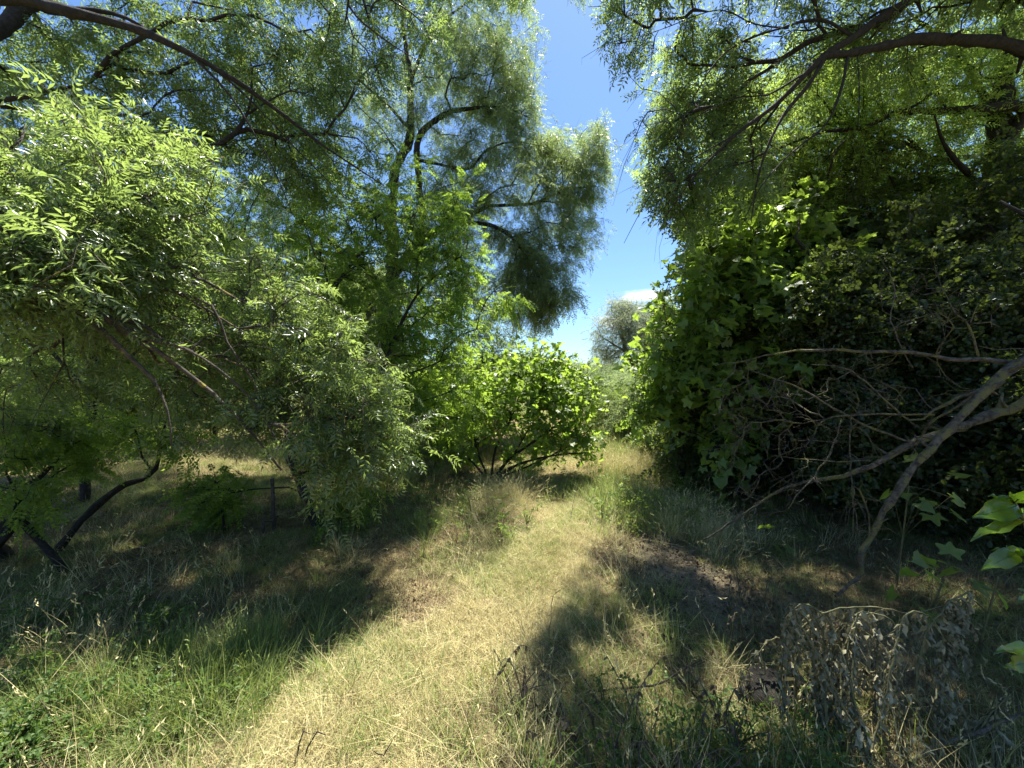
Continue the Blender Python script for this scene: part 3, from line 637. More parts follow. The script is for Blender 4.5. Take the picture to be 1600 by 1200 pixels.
# fig bush at the bend of the path
fb = np.array([-.25, 6.7, 0])
tree('fig_bush', 'wide fig bush with many dark slanting stems at the left of the grass path', 'bush',
     [pp(('w', -.30, 6.7, -.05, 0.0288), (800, 715, 6.6, 0.0245), (850, 680, 6.5, 0.0187), (885, 650, 6.5, 0.0130), (915, 615, 6.5, 0.0058)),
      pp(('w', -.32, 6.7, -.05, 0.0245), (812, 725, 6.4, 0.0216), (868, 712, 6.2, 0.0144), (935, 706, 6.1, 0.0058)),
      pp(('w', -.35, 6.75, -.05, 0.0230), (775, 700, 6.7, 0.0202), (800, 650, 6.7, 0.0158), (820, 590, 6.7, 0.0072)),
      pp(('w', -.42, 6.8, -.05, 0.0216), (745, 700, 6.8, 0.0187), (738, 640, 6.9, 0.0130), (745, 580, 6.9, 0.0065)),
      pp(('w', -.45, 6.8, -.05, 0.0216), (728, 710, 6.8, 0.0173), (700, 660, 6.9, 0.0130), (670, 610, 6.9, 0.0065)),
      pp(('w', -.28, 6.65, -.05, 0.0187), (840, 722, 6.3, 0.0130), (900, 690, 6.2, 0.0086), (930, 660, 6.2, 0.0043)),
      pp((800, 715, 6.6, 0.0130), (830, 660, 6.5, 0.0101), (850, 600, 6.5, 0.0058))],
     clump((800, 700, 6.6, 102, 27, 0.57, 33), (650, 660, 7.0, 68, 68, 0.57, 46), (880, 680, 6.3, 56, 34, 0.46, 22), (760, 600, 6.9, 125, 56, 0.91, 132), (860, 590, 6.6, 68, 51, 0.57, 93), (880, 640, 6.4, 62, 51, 0.57, 71), (800, 640, 6.6, 102, 56, 0.80, 88), (680, 620, 6.9, 91, 68, 0.68, 88), (905, 690, 6.2, 34, 22, 0.34, 14), (850, 555, 6.7, 45, 15, 0.34, 23), (700, 690, 6.9, 68, 45, 0.46, 36)),
     'fig', 'bark', k=2, m=5, tl=.34, scale=.76, nleaf=300, base=fb, droop=.15, usesun=False, keepsky=True, up=.5, limb_name='stem')
# fig tree to the right of the path
tree('fig_tree', 'fig tree with large lobed leaves beside the open sky right of the path', 'tree',
     [pp(('w', 2.45, 5.9, -.05, .07), (1065, 730, 5.8, .058), (1064, 690, 5.7, .052), (1062, 662, 5.7, .048), (1085, 640, 5.6, .040), (1110, 590, 5.5, .036), (1130, 520, 5.4, .030), (1150, 450, 5.3, .022), (1160, 390, 5.2, .012)),
      pp((1062, 665, 5.7, .028), (1020, 652, 5.5, .020), (980, 640, 5.3, .010)),
      pp((1100, 610, 5.5, .024), (1060, 560, 5.3, .018), (1040, 500, 5.2, .010)),
      pp((1125, 540, 5.4, .024), (1190, 480, 5.1, .018), (1230, 420, 5.0, .010)),
      pp((1110, 600, 5.5, .024), (1190, 600, 5.0, .018), (1240, 620, 4.8, .010)),
      pp((1145, 470, 5.3, .018), (1100, 410, 5.2, .012), (1080, 380, 5.2, .006)),
      pp((1240, 370, 4.9, .018), (1290, 430, 4.8, .014), (1330, 500, 4.7, .006))],
     clump((1005, 565, 5.3, 40, 55, .5, 9), (985, 642, 5.3, 34, 26, .3, 9), (1085, 365, 5.3, 70, 40, .4, 16), (1110, 420, 5.2, 75, 64, 0.65, 62), (1090, 500, 5.2, 81, 75, 0.65, 86), (1060, 570, 5.3, 64, 59, 0.54, 59), (1030, 620, 5.4, 54, 37, 0.43, 39), (1170, 380, 5.1, 86, 64, 0.65, 55), (1180, 480, 5.1, 86, 86, 0.65, 62), (1160, 590, 5.1, 86, 75, 0.65, 47), (1250, 450, 4.9, 75, 86, 0.54, 47),
           (1150, 700, 4.9, 64, 48, 0.43, 23), (1100, 665, 5.3, 64, 32, 0.43, 18), (1160, 830, 4.3, 43, 32, 0.32, 8), (1240, 560, 4.8, 64, 64, 0.54, 23), (1340, 420, 5.2, 86, 64, 0.54, 24), (1240, 330, 5.4, 86, 54, 0.54, 37), (1180, 320, 5.6, 64, 43, 0.54, 26)),
     'fig', 'bark', k=2, m=4, tl=.34, scale=.98, nleaf=300, base=np.array([2.45, 5.9, 0]), droop=.25, up=.55, sunj=.1)
# right overhead ash
tree('ash_tree', 'ash reaching in from the top right with a forked dark limb and long drooping twigs', 'tree',
     [pp(('w', 6.6, 3.6, -.1, 0.1459), ('w', 6.5, 3.6, 2.5, 0.1122), ('w', 5.7, 3.5, 4.0, 0.0730), (1600, 78, 3.5, 0.0494), (1520, 65, 3.5, 0.0427), (1440, 60, 3.5, 0.0392), (1385, 72, 3.5, 0.0336), (1320, 84, 3.5, 0.0314), (1288, 88, 3.5, 0.0291), (1262, 112, 3.5, 0.0224), (1210, 165, 3.6, 0.0180), (1150, 210, 3.7, 0.0135), (1090, 270, 3.8, 0.0084), (1035, 345, 3.9, 0.0033)),
      pp(('w', 5.6, 3.5, 5.6, 0.0505), (1500, -60, 3.6, 0.0421), (1430, -5, 3.6, 0.0370), (1380, 25, 3.5, 0.0326), (1330, 60, 3.5, 0.0281), (1285, 88, 3.5, 0.0258)),
      pp((1288, 92, 3.5, 0.0202), (1262, 135, 3.5, 0.0168), (1225, 180, 3.55, 0.0135), (1195, 240, 3.6, 0.0101), (1180, 300, 3.7, 0.0062), (1172, 360, 3.7, 0.0027)),
      [(5.2, 3.6, 4.8, 0.0673), (4.6, 5.0, 7.4, 0.0449), (3.6, 7.0, 9.6, 0.0299)],  # out-of-view limb added to hold the shading leaves
      pp((1325, 86, 3.5, 0.0123), (1314, 140, 3.4, 0.0101), (1290, 195, 3.4, 0.0078), (1235, 240, 3.5, 0.0062), (1190, 290, 3.5, 0.0040), (1160, 350, 3.6, 0.0023)),
      pp((1335, 58, 3.5, 0.0158), (1280, 30, 3.6, 0.0135), (1220, 44, 3.7, 0.0106), (1165, 62, 3.8, 0.0084), (1120, 95, 3.8, 0.0062), (1080, 160, 3.9, 0.0040), (1060, 210, 3.9, 0.0023)),
      pp((1232, 44, 3.7, 0.0078), (1180, 38, 3.8, 0.0067), (1125, 16, 3.9, 0.0056), (1050, 40, 4.0, 0.0040), (990, 62, 4.0, 0.0023)),
      pp((1262, 112, 3.5, 0.0101), (1200, 148, 3.6, 0.0078), (1160, 150, 3.7, 0.0062), (1100, 175, 3.8, 0.0045), (1040, 220, 3.9, 0.0023)),
      pp((1340, 88, 3.5, 0.0050), (1343, 150, 3.4, 0.0040), (1340, 200, 3.4, 0.0023)),
      pp((1150, 210, 3.7, 0.0067), (1080, 250, 3.8, 0.0056), (1020, 300, 3.9, 0.0040), (975, 380, 4.0, 0.0019))],
     np.vstack([clump((1010, 40, 4.4, 95, 60, .5, 54), (930, 30, 4.4, 34, 35, .2, 10), (1100, 60, 4.3, 100, 70, .5, 64), (1060, 160, 4.3, 85, 70, .5, 61), (1020, 230, 4.3, 55, 50, .4, 32), (1060, 290, 4.3, 70, 50, .4, 32), (1150, 160, 4.2, 100, 70, .5, 46), (1230, 60, 4.2, 100, 80, .5, 46), (1170, 260, 4.1, 90, 60, .4, 32),
           (1090, 340, 4.2, 60, 28, .3, 12), (1100, -110, 4.6, 230, 90, .9, 86), (1400, -120, 4.4, 250, 100, .9, 43), (1360, 60, 4.2, 120, 80, .5, 32), (1700, -60, 4.2, 200, 160, .9, 72)), shade_slab(800, (.1, 6.5), (1.2, 3.6))]),  # last part: unseen leaves added to shade the right ground
     'ash_over', 'bark', k=2, m=6, tl=.30, scale=1.08, rt=.0034, nleaf=300, base=np.array([6.6, 3.6, 0]), droop=.4, gdroop=.45, bare=420, sunj=.12)
# sunlit yellow-green crown behind it
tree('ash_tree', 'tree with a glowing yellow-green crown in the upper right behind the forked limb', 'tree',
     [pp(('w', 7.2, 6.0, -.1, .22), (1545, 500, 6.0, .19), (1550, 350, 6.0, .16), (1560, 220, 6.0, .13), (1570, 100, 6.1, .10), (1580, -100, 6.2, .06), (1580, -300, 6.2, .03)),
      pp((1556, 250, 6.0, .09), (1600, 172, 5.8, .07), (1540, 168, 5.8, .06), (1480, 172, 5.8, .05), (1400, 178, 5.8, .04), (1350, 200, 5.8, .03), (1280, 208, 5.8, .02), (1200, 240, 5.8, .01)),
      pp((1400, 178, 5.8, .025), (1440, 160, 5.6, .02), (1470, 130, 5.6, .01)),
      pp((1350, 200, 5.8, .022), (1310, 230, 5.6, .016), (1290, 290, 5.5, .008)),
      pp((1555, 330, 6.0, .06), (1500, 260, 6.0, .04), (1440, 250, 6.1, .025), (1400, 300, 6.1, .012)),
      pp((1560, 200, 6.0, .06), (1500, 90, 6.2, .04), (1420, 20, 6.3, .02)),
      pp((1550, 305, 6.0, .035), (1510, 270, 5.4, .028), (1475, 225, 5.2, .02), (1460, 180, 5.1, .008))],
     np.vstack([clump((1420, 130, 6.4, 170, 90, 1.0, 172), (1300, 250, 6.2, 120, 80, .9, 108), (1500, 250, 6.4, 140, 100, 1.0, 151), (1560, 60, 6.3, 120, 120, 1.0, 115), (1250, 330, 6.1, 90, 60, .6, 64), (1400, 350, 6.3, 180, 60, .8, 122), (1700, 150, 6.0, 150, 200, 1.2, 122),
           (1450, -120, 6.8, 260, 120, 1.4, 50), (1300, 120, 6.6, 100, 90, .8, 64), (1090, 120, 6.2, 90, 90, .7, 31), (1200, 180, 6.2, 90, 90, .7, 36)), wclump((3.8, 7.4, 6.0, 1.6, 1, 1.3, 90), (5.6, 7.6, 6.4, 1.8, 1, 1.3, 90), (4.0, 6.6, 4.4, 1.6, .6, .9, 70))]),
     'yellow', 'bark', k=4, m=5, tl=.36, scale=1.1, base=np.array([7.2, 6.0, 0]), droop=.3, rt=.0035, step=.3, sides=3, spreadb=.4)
# dark thicket on the right: four trees and shrubs in shade
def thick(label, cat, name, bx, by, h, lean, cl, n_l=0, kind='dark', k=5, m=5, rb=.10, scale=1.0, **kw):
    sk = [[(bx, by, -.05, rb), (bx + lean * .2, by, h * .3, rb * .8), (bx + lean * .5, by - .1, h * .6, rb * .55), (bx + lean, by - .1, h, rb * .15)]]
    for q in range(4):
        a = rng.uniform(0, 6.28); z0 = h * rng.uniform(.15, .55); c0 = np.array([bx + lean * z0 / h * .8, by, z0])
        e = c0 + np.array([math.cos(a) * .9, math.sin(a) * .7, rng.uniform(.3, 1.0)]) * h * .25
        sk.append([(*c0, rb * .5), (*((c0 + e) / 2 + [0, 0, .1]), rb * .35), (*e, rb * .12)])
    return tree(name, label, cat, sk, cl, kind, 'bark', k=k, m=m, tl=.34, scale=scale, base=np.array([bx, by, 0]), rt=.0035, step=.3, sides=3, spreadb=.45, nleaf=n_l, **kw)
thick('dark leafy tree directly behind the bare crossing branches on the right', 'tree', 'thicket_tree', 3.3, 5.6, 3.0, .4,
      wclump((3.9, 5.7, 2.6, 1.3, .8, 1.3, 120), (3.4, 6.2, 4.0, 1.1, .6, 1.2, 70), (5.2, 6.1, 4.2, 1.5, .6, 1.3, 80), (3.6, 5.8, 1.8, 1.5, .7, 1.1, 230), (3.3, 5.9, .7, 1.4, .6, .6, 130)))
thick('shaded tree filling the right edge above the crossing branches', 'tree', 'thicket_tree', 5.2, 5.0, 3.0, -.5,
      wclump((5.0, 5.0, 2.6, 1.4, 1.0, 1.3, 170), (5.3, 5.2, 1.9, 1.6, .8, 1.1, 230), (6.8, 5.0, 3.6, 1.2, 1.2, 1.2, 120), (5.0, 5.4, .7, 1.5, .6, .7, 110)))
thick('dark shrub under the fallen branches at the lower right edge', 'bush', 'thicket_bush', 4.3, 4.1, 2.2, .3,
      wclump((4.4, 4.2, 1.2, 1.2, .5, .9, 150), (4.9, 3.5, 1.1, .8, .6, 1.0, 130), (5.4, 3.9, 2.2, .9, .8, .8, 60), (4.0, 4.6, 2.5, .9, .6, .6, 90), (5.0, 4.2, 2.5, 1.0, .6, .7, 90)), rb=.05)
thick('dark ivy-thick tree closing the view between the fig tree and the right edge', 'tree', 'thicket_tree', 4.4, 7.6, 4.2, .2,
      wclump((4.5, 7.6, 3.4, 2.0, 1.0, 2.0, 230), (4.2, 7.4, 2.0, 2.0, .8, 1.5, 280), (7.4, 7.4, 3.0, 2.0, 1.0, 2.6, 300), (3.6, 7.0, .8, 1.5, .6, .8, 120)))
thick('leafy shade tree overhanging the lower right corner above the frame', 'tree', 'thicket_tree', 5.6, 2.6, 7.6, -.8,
      wclump((3.0, 4.0, 7.0, 1.6, 1.3, .7, 100), (4.6, 3.2, 6.4, 1.5, 1.3, .8, 150)), kind='dark')  # out-of-view tree, added to keep sun off the lower right ground
# shade trees behind and left of the near ash
thick('shade tree with green leaves at the far left beyond the near ash', 'tree', 'locust_tree', -5.6, 5.2, 5.6, .6, 
      wclump((-5.0, 5.6, 3.4, 1.5, 1.0, 1.2, 80), (-4.0, 5.6, 4.4, 1.3, 1.2, 1.0, 36), (-6.0, 5.6, 2.0, 1.3, .8, 1.0, 45), (-3.2, 6.4, 5.0, 1.3, 1.2, .9, 24), (-6.8, 5.0, 3.6, 1.5, 1.5, 1.6, 80)), kind='locust', k=3, m=4, rb=.055)
thick('locust tree standing in shade between the near ash and the tall tree', 'tree', 'locust_tree', -3.6, 7.0, 4.2, .3,
      wclump((-3.4, 6.8, 3.6, 1.0, .8, .8, 50), (-3.6, 7.0, 2.6, 1.2, .8, .8, 40), (-1.3, 7.4, 2.8, .7, .6, .7, 40)), kind='locust', k=3, m=4)
thick('bushy shrub under the tall tree behind the locust stems', 'bush', 'shrub', -2.2, 8.0, 2.6, .3,
      wclump((-2.2, 8.0, 1.3, 1.0, .6, 1.0, 150), (-1.3, 7.8, 1.1, .7, .5, .8, 90)), kind='shrub', rb=.04, usesun=False)
for i, (x, y, h, w_, lab) in enumerate([(-9.6, 8.6, 3.0, 1.6, 'sunlit shrub at the far left edge beyond the shaded grass'), (-7.2, 9.6, 2.7, 1.5, 'sunlit shrub left of the clearing, behind the near ash'), (-3.0, 10.2, 2.4, 1.3, 'sunlit shrub right of the clearing, behind the two dark stems'),
                                       (-.75, 8.7, 3.1, 1.0, 'tall leafy shrub rising behind the fig bush under the drooping crown'), (-7.6, 6.6, 1.9, 1.1, 'shaded shrub at the left edge behind the leaning trunk')]):
    thick(lab, 'bush', 'shrub', x, y, h, rng.uniform(-.3, .3), wclump((x, y, h * .62, w_, .8, h * .36, 130), (x + rng.uniform(-.4, .4), y, h * .3, w_ * .9, .7, h * .25, 70)), kind='shrub', k=4, m=5, rb=.04, usesun=False)
# slanting thin trunk and stump at the left
tree('locust_sapling', 'thin dark trunk leaning right out of the shaded grass at the left', 'sapling',
     [pp((85, 866, 3.75, .034), (110, 835, 3.8, .032), (150, 790, 3.9, .030), (195, 757, 4.0, .027), (225, 748, 4.05, .024), (243, 733, 4.1, .020), (250, 700, 4.1, .014), (262, 650, 4.1, .006)),
      pp((240, 736, 4.1, .014), (222, 715, 4.1, .010), (215, 680, 4.1, .005))],
     clump((240, 670, 4.1, 80, 35, .4, 16), (180, 660, 4.2, 80, 35, .4, 10)), 'locust', 'bark', k=3, m=4, tl=.24, scale=.95, nleaf=60, usesun=True)
tree('locust_sapling', 'low locust sapling with feathery leaves at the left edge in front of the leaning trunk', 'sapling',
     [pp(('w', -3.7, 3.3, 0, .030), (30, 800, 3.3, .024), (70, 740, 3.4, .016), (120, 690, 3.5, .008)), pp((35, 790, 3.3, .014), (10, 740, 3.3, .008))],
     clump((50, 690, 3.4, 90, 50, .35, 26), (20, 770, 3.2, 70, 35, .3, 12), (130, 700, 3.6, 60, 30, .3, 9)), 'locust', 'bark', k=3, m=4, tl=.22, scale=.85, nleaf=150, usesun=False)
tree('locust_sapling', 'small locust sapling with hanging leaves beside the wooden post', 'sapling',
     [pp((352, 835, 4.2, .014), (345, 790, 4.2, .010), (335, 740, 4.2, .005))], clump((340, 760, 4.2, 50, 35, .25, 16)), 'locust', 'bark', k=3, m=4, tl=.2, scale=.9, nleaf=60, usesun=False)
# bushy trees of the left background
for i, (x, y, h, kd, lab) in enumerate([(-11.5, 12, 6.5, 'shrub', 'background tree at the far left with two forked dark stems'), (-9.0, 14.5, 6.2, 'shrub', 'green background tree left of the sunny clearing'),
                                       (-6.4, 16, 6.6, 'far', 'pale background tree behind the sunny clearing'), (-13.5, 17, 9, 'far', 'tall background tree at the far left behind the forked stems'),
                                       (-9.8, 9.8, 3.6, 'shrub', 'low background tree with a crooked trunk at the left')]):
    thick(lab, 'tree', 'background_tree', x, y, h, rng.uniform(-.5, .5), wclump((x, y, h * .72, h * .34, h * .25, h * .26, 150), (x, y, h * .42, h * .36, h * .25, h * .22, 120)), kind=kd, k=4, m=5, rb=.14, scale=1.5, usesun=False)
for i, (x, y, h, kd, lab) in enumerate([(9.0, 11, 6.0, 'shrub', 'sunlit tree behind the dark thicket near the right edge'), (5.8, 12, 4.6, 'shrub', 'sunlit tree behind the dark thicket and fig tree'), (12.5, 9, 7.5, 'dark', 'dark tree far right beyond the thicket')]):
    thick(lab, 'tree', 'background_tree', x, y, h, rng.uniform(-.5, .5), wclump((x, y, h * .72, h * .34, h * .25, h * .26, 130), (x, y, h * .36, h * .4, h * .25, h * .3, 130)), kind=kd, k=4, m=5, rb=.14, scale=1.5, usesun=False)
# pale distant tree seen through the gap
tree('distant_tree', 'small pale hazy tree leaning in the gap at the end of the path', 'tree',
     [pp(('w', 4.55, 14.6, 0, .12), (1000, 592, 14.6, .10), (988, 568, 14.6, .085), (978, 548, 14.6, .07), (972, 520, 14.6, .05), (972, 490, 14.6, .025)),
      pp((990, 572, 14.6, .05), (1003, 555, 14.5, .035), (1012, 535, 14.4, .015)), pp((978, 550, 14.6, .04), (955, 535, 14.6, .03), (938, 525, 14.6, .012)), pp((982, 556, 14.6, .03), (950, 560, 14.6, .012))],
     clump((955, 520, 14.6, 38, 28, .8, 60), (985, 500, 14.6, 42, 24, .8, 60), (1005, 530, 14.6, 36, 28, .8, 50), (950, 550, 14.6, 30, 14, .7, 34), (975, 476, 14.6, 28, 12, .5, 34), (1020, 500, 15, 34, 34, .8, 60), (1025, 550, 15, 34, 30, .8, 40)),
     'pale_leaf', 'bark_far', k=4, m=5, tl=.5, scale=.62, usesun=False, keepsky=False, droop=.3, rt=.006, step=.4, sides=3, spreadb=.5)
# low shrubs where the path ends
for i, (px, py, d, rx, ry, lab) in enumerate([(955, 628, 11.5, 34, 26, 'olive shrub at the far end of the path in the gap'), (925, 612, 14, 30, 22, 'rounded shrub behind the fig bush at the far end of the path'), (1000, 640, 9.5, 46, 30, 'leafy shrub at the right of the far path under the pale tree'),
                                             (1035, 700, 7.4, 40, 34, 'dense shrub below the fig tree at the right of the path'), (985, 612, 13, 46, 20, 'bright shrub below the pale distant tree'), (890, 585, 17, 34, 16, 'distant round shrub seen above the fig bush')]):
    c = P(px, py, d); bz = float(gz(c[0], c[1]))
    rxw, rzw = rx / F * d, max(ry / F * d, .3)
    zt = c[2] + rzw
    tree('shrub', lab, 'bush', [[(c[0] + rng.normal(0, .05), d, bz - .05, .03), (c[0] + rng.normal(0, .2), d, bz + (zt - bz) * .4, .02), (c[0] + rng.normal(0, .3), d, bz + (zt - bz) * .85, .006)] for _ in range(4)],
         wclump((c[0], d, bz + (zt - bz) * .52, rxw, rxw * .8, (zt - bz) * .5, 110)), 'shrub' if i != 2 else 'far', 'bark_far', k=3, m=5, tl=.28, scale=.8 if i == 2 else 1.1, usesun=False, keepsky=False, rt=.003, step=.3, sides=3, limb_name='stem')
print('TREES', STATS)
# far wood: reads as one mass on the horizon
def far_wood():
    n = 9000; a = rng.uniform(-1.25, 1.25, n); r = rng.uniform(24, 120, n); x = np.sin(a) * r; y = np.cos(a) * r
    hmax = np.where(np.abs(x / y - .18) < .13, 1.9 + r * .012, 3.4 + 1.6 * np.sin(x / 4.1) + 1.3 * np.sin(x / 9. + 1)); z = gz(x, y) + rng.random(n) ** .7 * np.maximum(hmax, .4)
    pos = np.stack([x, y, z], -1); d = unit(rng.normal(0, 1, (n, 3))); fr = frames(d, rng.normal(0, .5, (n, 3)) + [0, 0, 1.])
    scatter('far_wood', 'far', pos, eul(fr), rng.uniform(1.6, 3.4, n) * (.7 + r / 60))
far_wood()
# lamp post on the skyline
c = P(918, 575, 60)
t = thing('street_lamp', 'tiny grey lamp post on the skyline in the gap', 'street lamp', (float(c[0]), 60, float(gz(c[0], 60))))
g = Geo(); z0 = float(gz(c[0], 60)); z1 = P(918, 565, 60)[2]
g.tubes([(np.array([[c[0], 60, z0], [c[0], 60, z1]]), np.array([.09, .06]))], 6); link('pole', g.mesh('pole', M['bark_far']), t)
g = Geo(); g.tubes([(np.array([[c[0], 60, z1 - .05], [c[0] + .5, 60, z1 + .08], [c[0] + .8, 60, z1 + .08]]), np.array([.05, .05, .12]))], 6); link('lamp_head', g.mesh('lamp', M['bark_far']), t)
# ================================================================== grass and ground cover
def cover(name, kind, n, region, dens=None, scl=(.7, 1.3), tilt=.25):
    x0, x1, y0, y1 = region
    x = rng.uniform(x0, x1, n); y = y0 + (y1 - y0) * rng.random(n) ** 1.25
    if dens is not None:
        k = rng.random(n) < dens(x, y); x, y = x[k], y[k]
    k = np.abs(x) < y * 1.42 + 1.0; x, y = x[k], y[k]; n = len(x)
    yaw = rng.uniform(0, 6.283, n); rot = np.stack([rng.normal(0, tilt, n), rng.normal(0, tilt, n), yaw], -1)
    scatter(name, kind, np.stack([x, y, gz(x, y)], -1), rot, rng.uniform(*scl, n))
def vnoise(x, y, f, s=0):
    return .5 + .25 * (np.sin(x * f + 1.7 * np.sin(y * f * .7 + s)) + np.sin(y * f * 1.13 + 1.9 * np.sin(x * f * .83 + 2 + s))) + .12 * np.sin(3.1 * f * x + 2 * s) * np.sin(2.7 * f * y)
PATH = [G2(*p) for p in [(930, 668), (850, 740), (830, 800), (800, 860), (700, 940), (560, 1010), (440, 1090), (380, 1250), (300, 1500), (700, 1500), (690, 1150), (860, 1000), (940, 900), (950, 810), (970, 740), (990, 668)]]
sx, sy = G2(1075, 905)
def soilmask(x, y): return np.clip(.34 + (np.sqrt(((x - sx) * 1.1) ** 2 + ((y - sy) * .62) ** 2) - .38) / .25, 0, 1)
def onpath(x, y): return inpoly(x + .12 * np.sin(4 * y), y, PATH)
def d_dry(x, y): return np.where(onpath(x, y), 1, np.where(y > 6.5, .6, .10)) * (.10 + .90 * soilmask(x, y))
def d_green(x, y): return np.clip(vnoise(x, y, 3.1) * 1.6 - .34, 0, 1) * soilmask(x, y) * np.where(x > .9, .7, 1)
def d_tall(x, y): return np.where(onpath(x, y), .03, np.clip(vnoise(x, y, 1.7, 3) * 1.3 - .2, 0, 1)) * soilmask(x, y) * np.where((x < -.7) & (y > 2.6) & (y < 6), .35, 1) * np.where((x > 1.1) & (y > 2.1) & (y < 6), .1, 1)
def d_gtall(x, y): return np.where(onpath(x, y), .01, np.clip(vnoise(x, y, 2.3, 5) * 1.5 - .5, 0, 1)) * soilmask(x, y) * np.where((x < -.4) & (y > 2.2) & (y < 5.5), .08, 1) * np.where((x > .0) & (y > 1.9) & (y < 5), .12, 1)
cover('dry_grass', 'dry_short', 30000, (-7, 5, 1.0, 9.5), d_dry)
cover('dry_grass', 'dry_short', 16000, (-3.0, 2.6, 1.0, 4.2), d_dry, (.6, 1.1))
cover('brown_grass_shaded', 'dry_brown_shaded', 26000, (-7, 5, 1.0, 9.5), lambda x, y: np.where(onpath(x, y), 0, .7) * np.clip(soilmask(x, y), .2, 1) * (y < 8))  # brown tufts off the path, with shade darkened into their colour
cover('green_grass', 'green_short', 30000, (-7, 5, 1.0, 9.5), d_green)
cover('tall_dry_grass', 'dry_tall', 5200, (-7, 5, 1.2, 10), d_tall, (.6, 1.3))
cover('tall_green_grass', 'green_tall', 3800, (-7, 5, 1.2, 10), d_gtall, (.6, 1.2))
# bright growth at the lower left, green verge right of the path and below the fig bush
def near(cx, cy, r): return lambda x, y: np.exp(-(((x - cx) / r[0]) ** 2 + ((y - cy) / r[1]) ** 2))
for (px, py, rx, ry, n, kind, sc_) in [(150, 1120, .7, .35, 170, 'green_tall', (.5, .95)), (330, 1060, .35, .3, 170, 'green_tall', (.6, 1.2)), (980, 790, .5, 1.0, 260, 'green_tall', (.7, 1.3)), (790, 775, .35, .7, 220, 'dry_tall', (.7, 1.4)), (985, 740, .7, 1.0, 260, 'dry_tall', (1., 1.8)),
                                        (1130, 1170, .5, .18, 110, 'green_tall', (.4, .8)), (1060, 820, .5, .7, 240, 'dry_tall', (.7, 1.4)), (690, 810, .35, .5, 50, 'green_tall', (.5, .9)), (960, 715, .8, 1.2, 240, 'green_tall', (1., 1.7))]:
    cx, cy = G2(px, py); x = rng.normal(cx, rx * .6, n); y = rng.normal(cy, ry * .6, n); k = (y > 1.2) & (soilmask(x, y) > .6); x, y = x[k], y[k]; n = len(x)
    scatter('grass_patch', kind, np.stack([x, y, gz(x, y)], -1), np.stack([rng.normal(0, .2, n), rng.normal(0, .2, n), rng.uniform(0, 6.28, n)], -1), rng.uniform(*sc_, n))
cover('field_grass', 'field', 9000, (-26, 26, 8.5, 34), lambda x, y: np.clip(1.2 - y / 40, .2, 1), (.6, 1.2))
cover('field_grass', 'field_green', 5000, (-26, 26, 8.5, 34), lambda x, y: vnoise(x, y, .6), (.6, 1.2))
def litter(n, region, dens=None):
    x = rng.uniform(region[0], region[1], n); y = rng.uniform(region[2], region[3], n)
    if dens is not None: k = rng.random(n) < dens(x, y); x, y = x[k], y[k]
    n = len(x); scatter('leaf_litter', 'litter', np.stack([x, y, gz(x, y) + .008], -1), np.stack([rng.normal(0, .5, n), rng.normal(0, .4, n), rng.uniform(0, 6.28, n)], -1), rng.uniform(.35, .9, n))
litter(5500, (.9, 6, 1.5, 7)); litter(2600, (-5, -.6, 2.6, 6)); litter(1100, (sx - .7, sx + .8, sy - 1.2, sy + 1.2))
